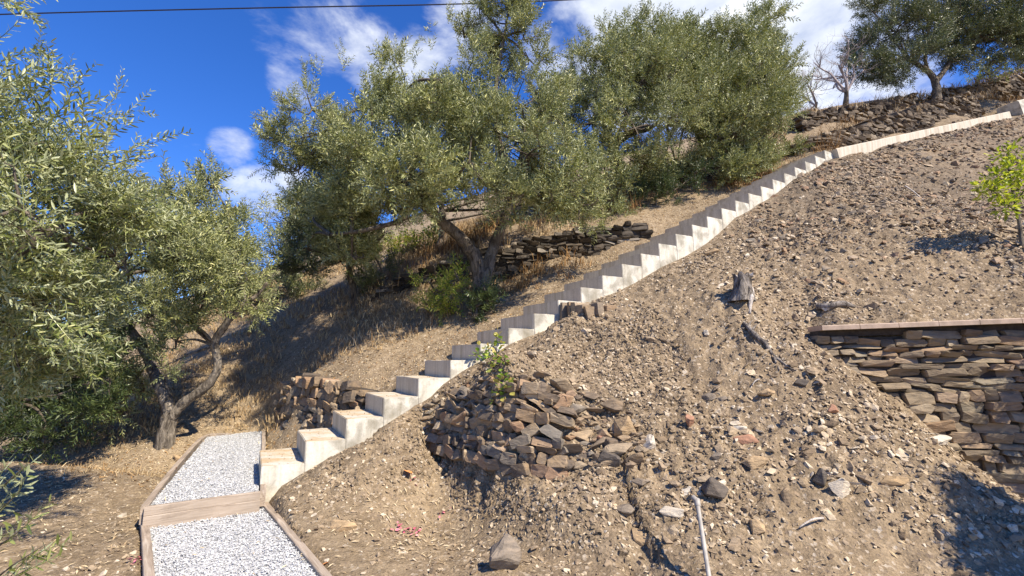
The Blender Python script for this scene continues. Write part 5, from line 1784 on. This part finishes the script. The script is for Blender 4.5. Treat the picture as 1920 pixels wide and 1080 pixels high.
# ------------------------------------------------------------------ bare trees
def bare_tree(label, base, h, seed, spread=.55, levels=5, r0=.1, name='almond_tree', start=None):
    rg = np.random.default_rng(seed)
    trunk, acc = Acc(), Acc()
    def branch(p, d, L, r, lev, A):
        n = 5
        pts = [p]
        dd = d.copy()
        for i in range(n):
            dd = dd + rg.normal(0, .12, 3) + np.array([0, 0, .05]); dd /= np.linalg.norm(dd)
            pts.append(pts[-1] + dd * L / n)
        tube(A, pts, np.linspace(r, r * .55, n + 1), 7 if lev == 0 else (5 if lev < 3 else 3), .15 if lev < 2 else 0, seed)
        if lev >= levels: return
        for k in range(3 if lev else 5):
            t = rg.uniform(.45, 1.0) if lev else rg.uniform(.75, 1)
            q = pts[min(n, int(t * n + .5))]
            nd_ = dd + rg.normal(0, spread, 3) * [1, 1, .6]; nd_ /= np.linalg.norm(nd_)
            branch(q, nd_, L * rg.uniform(.55, .85) * (1.5 if lev == 0 else 1), r * .55 * rg.uniform(.8, 1), lev + 1, acc)
    branch(np.asarray(base) - [0, 0, .1], np.array([0, 0, 1.0]), h * .28, r0, 0, trunk)
    root = empty(name, base); tag(root, label, 'tree')
    link('trunk', trunk.mesh('trunk', True), M['bark'], root)
    link('branches', acc.mesh('branches', True), M['twig'], root)


bare_tree('leafless almond tree on the skyline beside the spreading olive', at(1584, 203, 12.4), 2.3, 301, .8, 5, .085)
bare_tree('leafless pinkish tree behind the broad olive at the top of the steps', at(1528, 224, 13.2), 2.3, 302, .7, 5, .05)
bare_tree('bare reddish tree rising out of the middle of the terrace olives', at(1335, 250, 11.5), 2.9, 303, .4, 5, .06)


# ------------------------------------------------------------------ young plants
def leafy(leaf, seed, n=9, w=.5):
    """a small broad leaf as a five quad blade"""
    yy = np.array([0, .25, .55, .85, 1.0]); hw = np.array([.08, .8, 1.0, .55, .03]) * w / 2
    V, F = [], []
    for a, b in zip(yy, hw):
        V += [[-b * leaf, a * leaf, .15 * b * leaf], [0, a * leaf, -.1 * a * a * leaf], [b * leaf, a * leaf, .15 * b * leaf]]
    for i in range(4):
        F += [[3 * i, 3 * i + 1, 3 * i + 4, 3 * i + 3], [3 * i + 1, 3 * i + 2, 3 * i + 5, 3 * i + 4]]
    return np.array(V), np.zeros((0, 3), int), np.array(F)


def plant(name, label, cat, base, stems, clusters, leaf, mats_, seed, stemmat='bark', lw=.5, group=None):
    rg = np.random.default_rng(seed)
    st, lv = Acc(), Acc()
    for pts, r0, r1 in stems:
        P = spline(pts, 12); tube(st, P, np.linspace(r0, r1, 12), 6, .1, seed)
    T = leafy(leaf, seed, w=lw)
    for c, r, n in clusters:
        p = rg.normal(size=(n, 3)); p /= np.linalg.norm(p, axis=1, keepdims=True)
        pos = np.asarray(c) + p * r * rg.random((n, 1)) ** .5
        d = p + [0, -.3, .1] + rg.normal(0, .4, (n, 3))
        stamp(lv, T, rot_to(d, rg.uniform(-.8, .8, n)), pos, rg.uniform(.6, 1.2, n))
        for q in pos[:6]:
            tube(st, np.array([np.asarray(c), q]), [.003, .0015], 3, cap=False)
    root = empty(name, base); tag(root, label, cat, group)
    link('stem', st.mesh('stem', True), M[stemmat], root)
    link('leaves', lv.mesh('leaves'), mats_, root)


def build_plants():
    b = ground_hit(1916, 462, 3.5, 8); Y = b[1]
    k = Y / FPX
    plant('sapling', 'young tree with bright yellow green leaves and a thin brown stem on the upper slope', 'sapling', b,
          [([b - [0, 0, .05], at(1912, 425, Y), at(1906, 390, Y), at(1895, 340, Y), at(1888, 290, Y)], .022, .006), ([at(1908, 400, Y), at(1880, 375, Y), at(1855, 350, Y)], .008, .004), ([at(1904, 380, Y), at(1925, 350, Y), at(1940, 320, Y)], .008, .004), ([at(1905, 385, Y), at(1885, 390, Y)], .006, .003)],
          [(at(1880, 290, Y), 18 * k, 52), (at(1905, 285, Y), 14 * k, 24), (at(1890, 318, Y), 26 * k, 120), (at(1870, 330, Y), 20 * k, 80), (at(1915, 320, Y), 24 * k, 100), (at(1860, 358, Y), 22 * k, 92), (at(1880, 362, Y), 20 * k, 80), (at(1838, 350, Y), 12 * k, 36), (at(1885, 388, Y), 20 * k, 100), (at(1912, 355, Y), 20 * k, 72), (at(1935, 340, Y), 26 * k, 100), (at(1900, 270, Y), 8 * k, 12)], .062, M['young'], 401, lw=.42)
    # vine over the stair edge
    Y = 4.35
    k = Y / FPX
    b = ground_hit(945, 748, 3.5, 6)
    Ys = 4.75
    def g(px, py, off=.05):
        p = ground_hit(px, py, 3.2, 7)
        return p * (1 - off / np.linalg.norm(p))
    spots = [(945, 732, 22, 46), (935, 746, 14, 22), (958, 722, 13, 16), (942, 708, 10, 10), (934, 684, 16, 24), (924, 674, 10, 10), (946, 676, 8, 8)]
    high = [(930, 655, 12, 16), (915, 652, 9, 10), (903, 661, 15, 30), (890, 664, 8, 10), (932, 634, 7, 10), (934, 622, 5, 6), (938, 644, 7, 8), (918, 668, 10, 10)]
    cl = [(g(a, b_), r * k, n) for a, b_, r, n in spots]
    for a, b_, r, n in high:
        p = on_w(a, b_, -.05); cl.append((p, r * p[1] / FPX, n))
    plant('vine', 'yellowing green vine trailing from the tumbled wall up over the side of the steps', 'vine', b,
          [([g(945, 748, 0), g(942, 725), g(940, 700), g(936, 676), on_w(930, 655, -.05), on_w(932, 625, -.05)], .005, .002), ([on_w(930, 656, -.05), on_w(912, 657, -.05), on_w(893, 664, -.04)], .003, .002)],
          [(c_, r_, max(4, int(n_ * .75))) for c_, r_, n_ in cl], .05, M['vine'], 402, lw=.85)
    # yellow green weeds on the terrace
    rg = np.random.default_rng(403)
    for i, (px, py, n, lab) in enumerate(((748, 484, 40, 'bright green weed clump at the lower end of the shaded terrace'), (782, 473, 44, 'tall yellow green weeds in the middle of the shaded terrace'), (818, 464, 40, 'yellowing weed clump left of the big olive fork'), (716, 497, 28, 'low green weed tuft beside the slender olive'))):
        Y = 10.7; k = Y / FPX
        b = ground_hit(px, py, 7.6, 14); k = b[1] / FPX
        cl, st = [], []
        for j in range(n):
            q = b + [rg.normal(0, .2), rg.normal(0, .14), rg.uniform(.08, .5)]
            cl.append((q, .08, 16)); st.append(([b + [(q[0] - b[0]) * .6, (q[1] - b[1]) * .6, 0], (b + q) / 2 + [(q[0] - b[0]) * .4, 0, 0], q], .004, .002))
        plant('weed', lab, 'weed', b, st, cl, .06, M['weed'], 410 + i, lw=.4, group='weeds on the terrace behind the big olive')


build_plants()


# ------------------------------------------------------------------ dry grass, litter, petals
def blades(name, label, P, H, matn, seed, per=9, lean=.35, width=.004, spread=.05):
    rg = np.random.default_rng(seed)
    n = len(P)
    N = n * per
    b = np.repeat(P, per, 0) + np.concatenate([rg.normal(0, spread, (N, 2)), np.zeros((N, 1))], 1)
    h = np.repeat(H, per) * rg.uniform(.4, 1.15, N)
    d = rg.normal(0, lean, (N, 2))
    az = rg.uniform(0, 6.28, N)
    side = np.stack([np.cos(az), np.sin(az), 0 * az], 1) * width * (.6 + rg.random(N))[:, None]
    mid = b + np.stack([d[:, 0] * h * .35, d[:, 1] * h * .35, h * .55], 1)
    tip = b + np.stack([d[:, 0] * h, d[:, 1] * h, h * rg.uniform(.7, 1.0, N)], 1)
    V = np.stack([b - side, b + side, mid + side * .8, mid - side * .8, tip], 1).reshape(-1, 3)
    o = (np.arange(N) * 5)[:, None]
    F4 = o + np.array([[0, 1, 2, 3]]); F3 = o + np.array([[3, 2, 4]])
    me = np_mesh(name, V, [F3, F4])
    ob = link(name, me, M[matn])
    tag(ob, label, 'grass', kind='stuff')


def region_pts(n, seed, quads, dens=None):
    """points on the ground inside ground-plan boxes (x0,x1,y0,y1)"""
    rg = np.random.default_rng(seed)
    out = []
    tot = sum((b - a) * (d - c) for a, b, c, d in quads)
    for a, b, c, d in quads:
        k = int(n * (b - a) * (d - c) / tot)
        out.append(np.stack([rg.uniform(a, b, k), rg.uniform(c, d, k)], 1))
    p = np.concatenate(out)
    s, w = to_sw(p[:, 0], p[:, 1])
    m = (w > 1.25) & ~in_path(p[:, 0], p[:, 1]) & (fbm(p[:, 0] * 1.1, p[:, 1] * 1.1, 55, 3) > -.12)
    if dens is not None: m &= dens(p[:, 0], p[:, 1], s, w)
    p = p[m]
    return np.column_stack([p, height(p[:, 0], p[:, 1])])


def build_grass():
    rg = np.random.default_rng(500)
    P = region_pts(4200, 501, [(-8, -.6, 6.6, 13)], lambda x, y, s, w: w > 1.9)
    blades('dry_grass', 'short straw coloured grass over the slope behind the path', P, rg.uniform(.06, .2, len(P)), 'dry', 502, 10, .5, .0045, .07)
    P = region_pts(2600, 503, [(-.6, 7.5, 8.2, 13.5)], lambda x, y, s, w: (w > 2.0))
    blades('dry_grass', 'dry grass on the upper terraces under the olives', P, rg.uniform(.10, .28, len(P)), 'dry', 504, 10, .45, .005, .07)
    pts, hs = [], []
    for a, b, n, h in ((at(1500, 270, 10.3), at(1850, 176, 13.1), 300, .20), (at(1500, 222, 11.8), at(1740, 180, 13.3), 260, .30), (at(1760, 180, 13.6), at(1930, 130, 15.4), 160, .3)):
        for i in range(n):
            t = rg.random(); q = a + (b - a) * t
            x, y = q[0] + rg.normal(0, .12), q[1] + rg.normal(0, .16)
            pts.append([x, y, max(hz(x, y), q[2] - .08)]); hs.append(h * rg.uniform(.5, 1.2))
    blades('dry_grass', 'pale dry grass fringing the tops of the upper dry stone walls', np.array(pts), np.array(hs), 'dry', 509, 10, .45, .0055, .06)
    # rust coloured tufts in places
    pts, hs = [], []
    for px, py, Y, n, sp, h in ((1165, 405, 8.9, 30, .22, .34), (1140, 415, 8.8, 14, .2, .25), (1440, 330, 9.4, 50, .5, .22), (1400, 345, 9.2, 40, .5, .2), (1555, 215, 12.0, 40, .5, .34), (1530, 222, 11.9, 34, .4, .3), (1640, 205, 12.6, 40, .6, .22), (1850, 165, 13.6, 40, .6, .3), (1740, 182, 13.2, 30, .6, .25), (960, 545, 7.7, 40, .4, .25), (1010, 530, 7.6, 34, .4, .22), (1880, 140, 14.6, 30, .5, .4), (870, 450, 9.3, 50, .4, .5), (850, 480, 8.9, 40, .5, .35)):
        c = at(px, py, Y)
        for i in range(n):
            x, y = c[0] + rg.normal(0, sp), c[1] + rg.normal(0, sp * .5)
            pts.append([x, y, hz(x, y)]); hs.append(h * rg.uniform(.6, 1.2))
    blades('dry_grass', 'rust coloured dead stems in tufts along the terrace edges', np.array(pts), np.array(hs), 'rust_grass', 505, 12, .4, .004, .06)
    pts = []
    c = at(1556, 283, 9.5)
    for i in range(10):
        pts.append([c[0] + rg.normal(0, .12), c[1] + rg.normal(0, .08), c[2] - .1])
    blades('dry_grass', 'fan of bare reddish stems at the top of the steps', np.array(pts), np.full(10, .75), 'rust_grass', 506, 7, .7, .004, .03)
    P = region_pts(420, 507, [(-7, -2.9, 5.2, 7.6)])
    blades('dry_grass', 'thin dead grass around the foot of the path side olive', P, rg.uniform(.03, .12, len(P)), 'dry', 508, 8, .7, .0035, .06)


build_grass()


def flat_bits(name, label, n, xr, yr, dens, L, W_, matn, seed, lift=.006, cat='litter'):
    rg = np.random.default_rng(seed)
    x, y = rg.uniform(*xr, n), rg.uniform(*yr, n)
    k = rg.random(n) < dens(x, y); x, y = x[k], y[k]
    n = len(x)
    P = np.stack([x, y, height(x, y) + lift], 1)
    a = rg.uniform(0, 6.28, n)
    e = .03
    gx = (height(x + e, y) - height(x - e, y)) / (2 * e); gy = (height(x, y + e) - height(x, y - e)) / (2 * e)
    d = np.stack([np.cos(a), np.sin(a), gx * np.cos(a) + gy * np.sin(a) + rg.normal(0, .25, n)], 1)
    T = np.array([[0, -.5, 0], [.5, 0, .12], [0, .5, .05], [-.5, 0, .12]]) * [W_, L, L]
    acc = Acc()
    stamp(acc, (T, np.zeros((0, 3), int), np.array([[0, 1, 2, 3]])), rot_to(d, rg.uniform(-.5, .5, n)), P, rg.uniform(.5, 1.3, n))
    o = link(name, acc.mesh(name), M[matn]); tag(o, label, cat, kind='stuff')


def litter_density(x, y):
    s, w = to_sw(x, y)
    d = np.zeros_like(x)
    d += np.exp(-((x + .75) / .65) ** 2 - ((y - 3.75) / .45) ** 2) * 1.0
    d += .22 * (w < 0) * (base_height(x, y) < -.9)
    d += .75 * (w > .9) + .5 * (s < 0)
    return np.where(in_path(x, y), 0, d * np.clip(.6 + 1.6 * fbm(x * 2, y * 2, 91, 3), 0, 1))


flat_bits('leaf_litter', 'straw coloured leaves and stalks scattered over the earth', 34000, (-6, 4), (2.4, 9), litter_density, .045, .008, 'straw', 601)
flat_bits('leaf_litter', 'brown olive leaves under the stair side trees', 9000, (-6, 4.5), (4.8, 9), lambda x, y: (to_sw(x, y)[1] > .95) * .7, .05, .011, 'rust_grass', 602)


def petals(px, py, n, spread, matn, label, seed, name='petals', size=.03):
    rg = np.random.default_rng(seed)
    c = ground_hit(px, py, 2.2)
    acc = Acc()
    P = []
    for i in range(n):
        x, y = c[0] + rg.normal(0, spread), c[1] + rg.normal(0, spread)
        P.append([x, y, hz(x, y) + .012 + rg.uniform(0, .015)])
    T = leafy(size, 0, w=.8)
    d = rg.normal(size=(n, 3)) * [1, 1, .35]
    stamp(acc, T, rot_to(d, rg.uniform(-.6, .6, n)), np.array(P), rg.uniform(.6, 1.2, n))
    o = link(name, acc.mesh(name), M[matn]); tag(o, label, 'dry leaf' if n == 1 else 'petals', kind=None if n == 1 else 'stuff')


petals(765, 1000, 26, .05, 'petal', 'drift of faded pink petals on the flat earth below the bank', 701)
petals(778, 902, 8, .025, 'petal', 'few pink petals beside the orange dry leaf', 702)
petals(758, 891, 1, .001, 'orange_leaf', 'curled orange dry leaf on the earth below the tumbled wall', 703, 'dry_leaf', .085)
petals(488, 944, 7, .03, 'petal', 'pink petals at the bottom corner of the lowest step', 704)
petals(258, 1056, 9, .035, 'petal', 'magenta petals on the ground outside the lower timber rail', 705)
petals(606, 1066, 1, .001, 'orange_leaf', 'small orange leaf by the end of the inner timber rail', 706, 'dry_leaf', .06)
petals(828, 966, 5, .03, 'petal', 'scattered pale pink petals left of the eroded bank', 707)
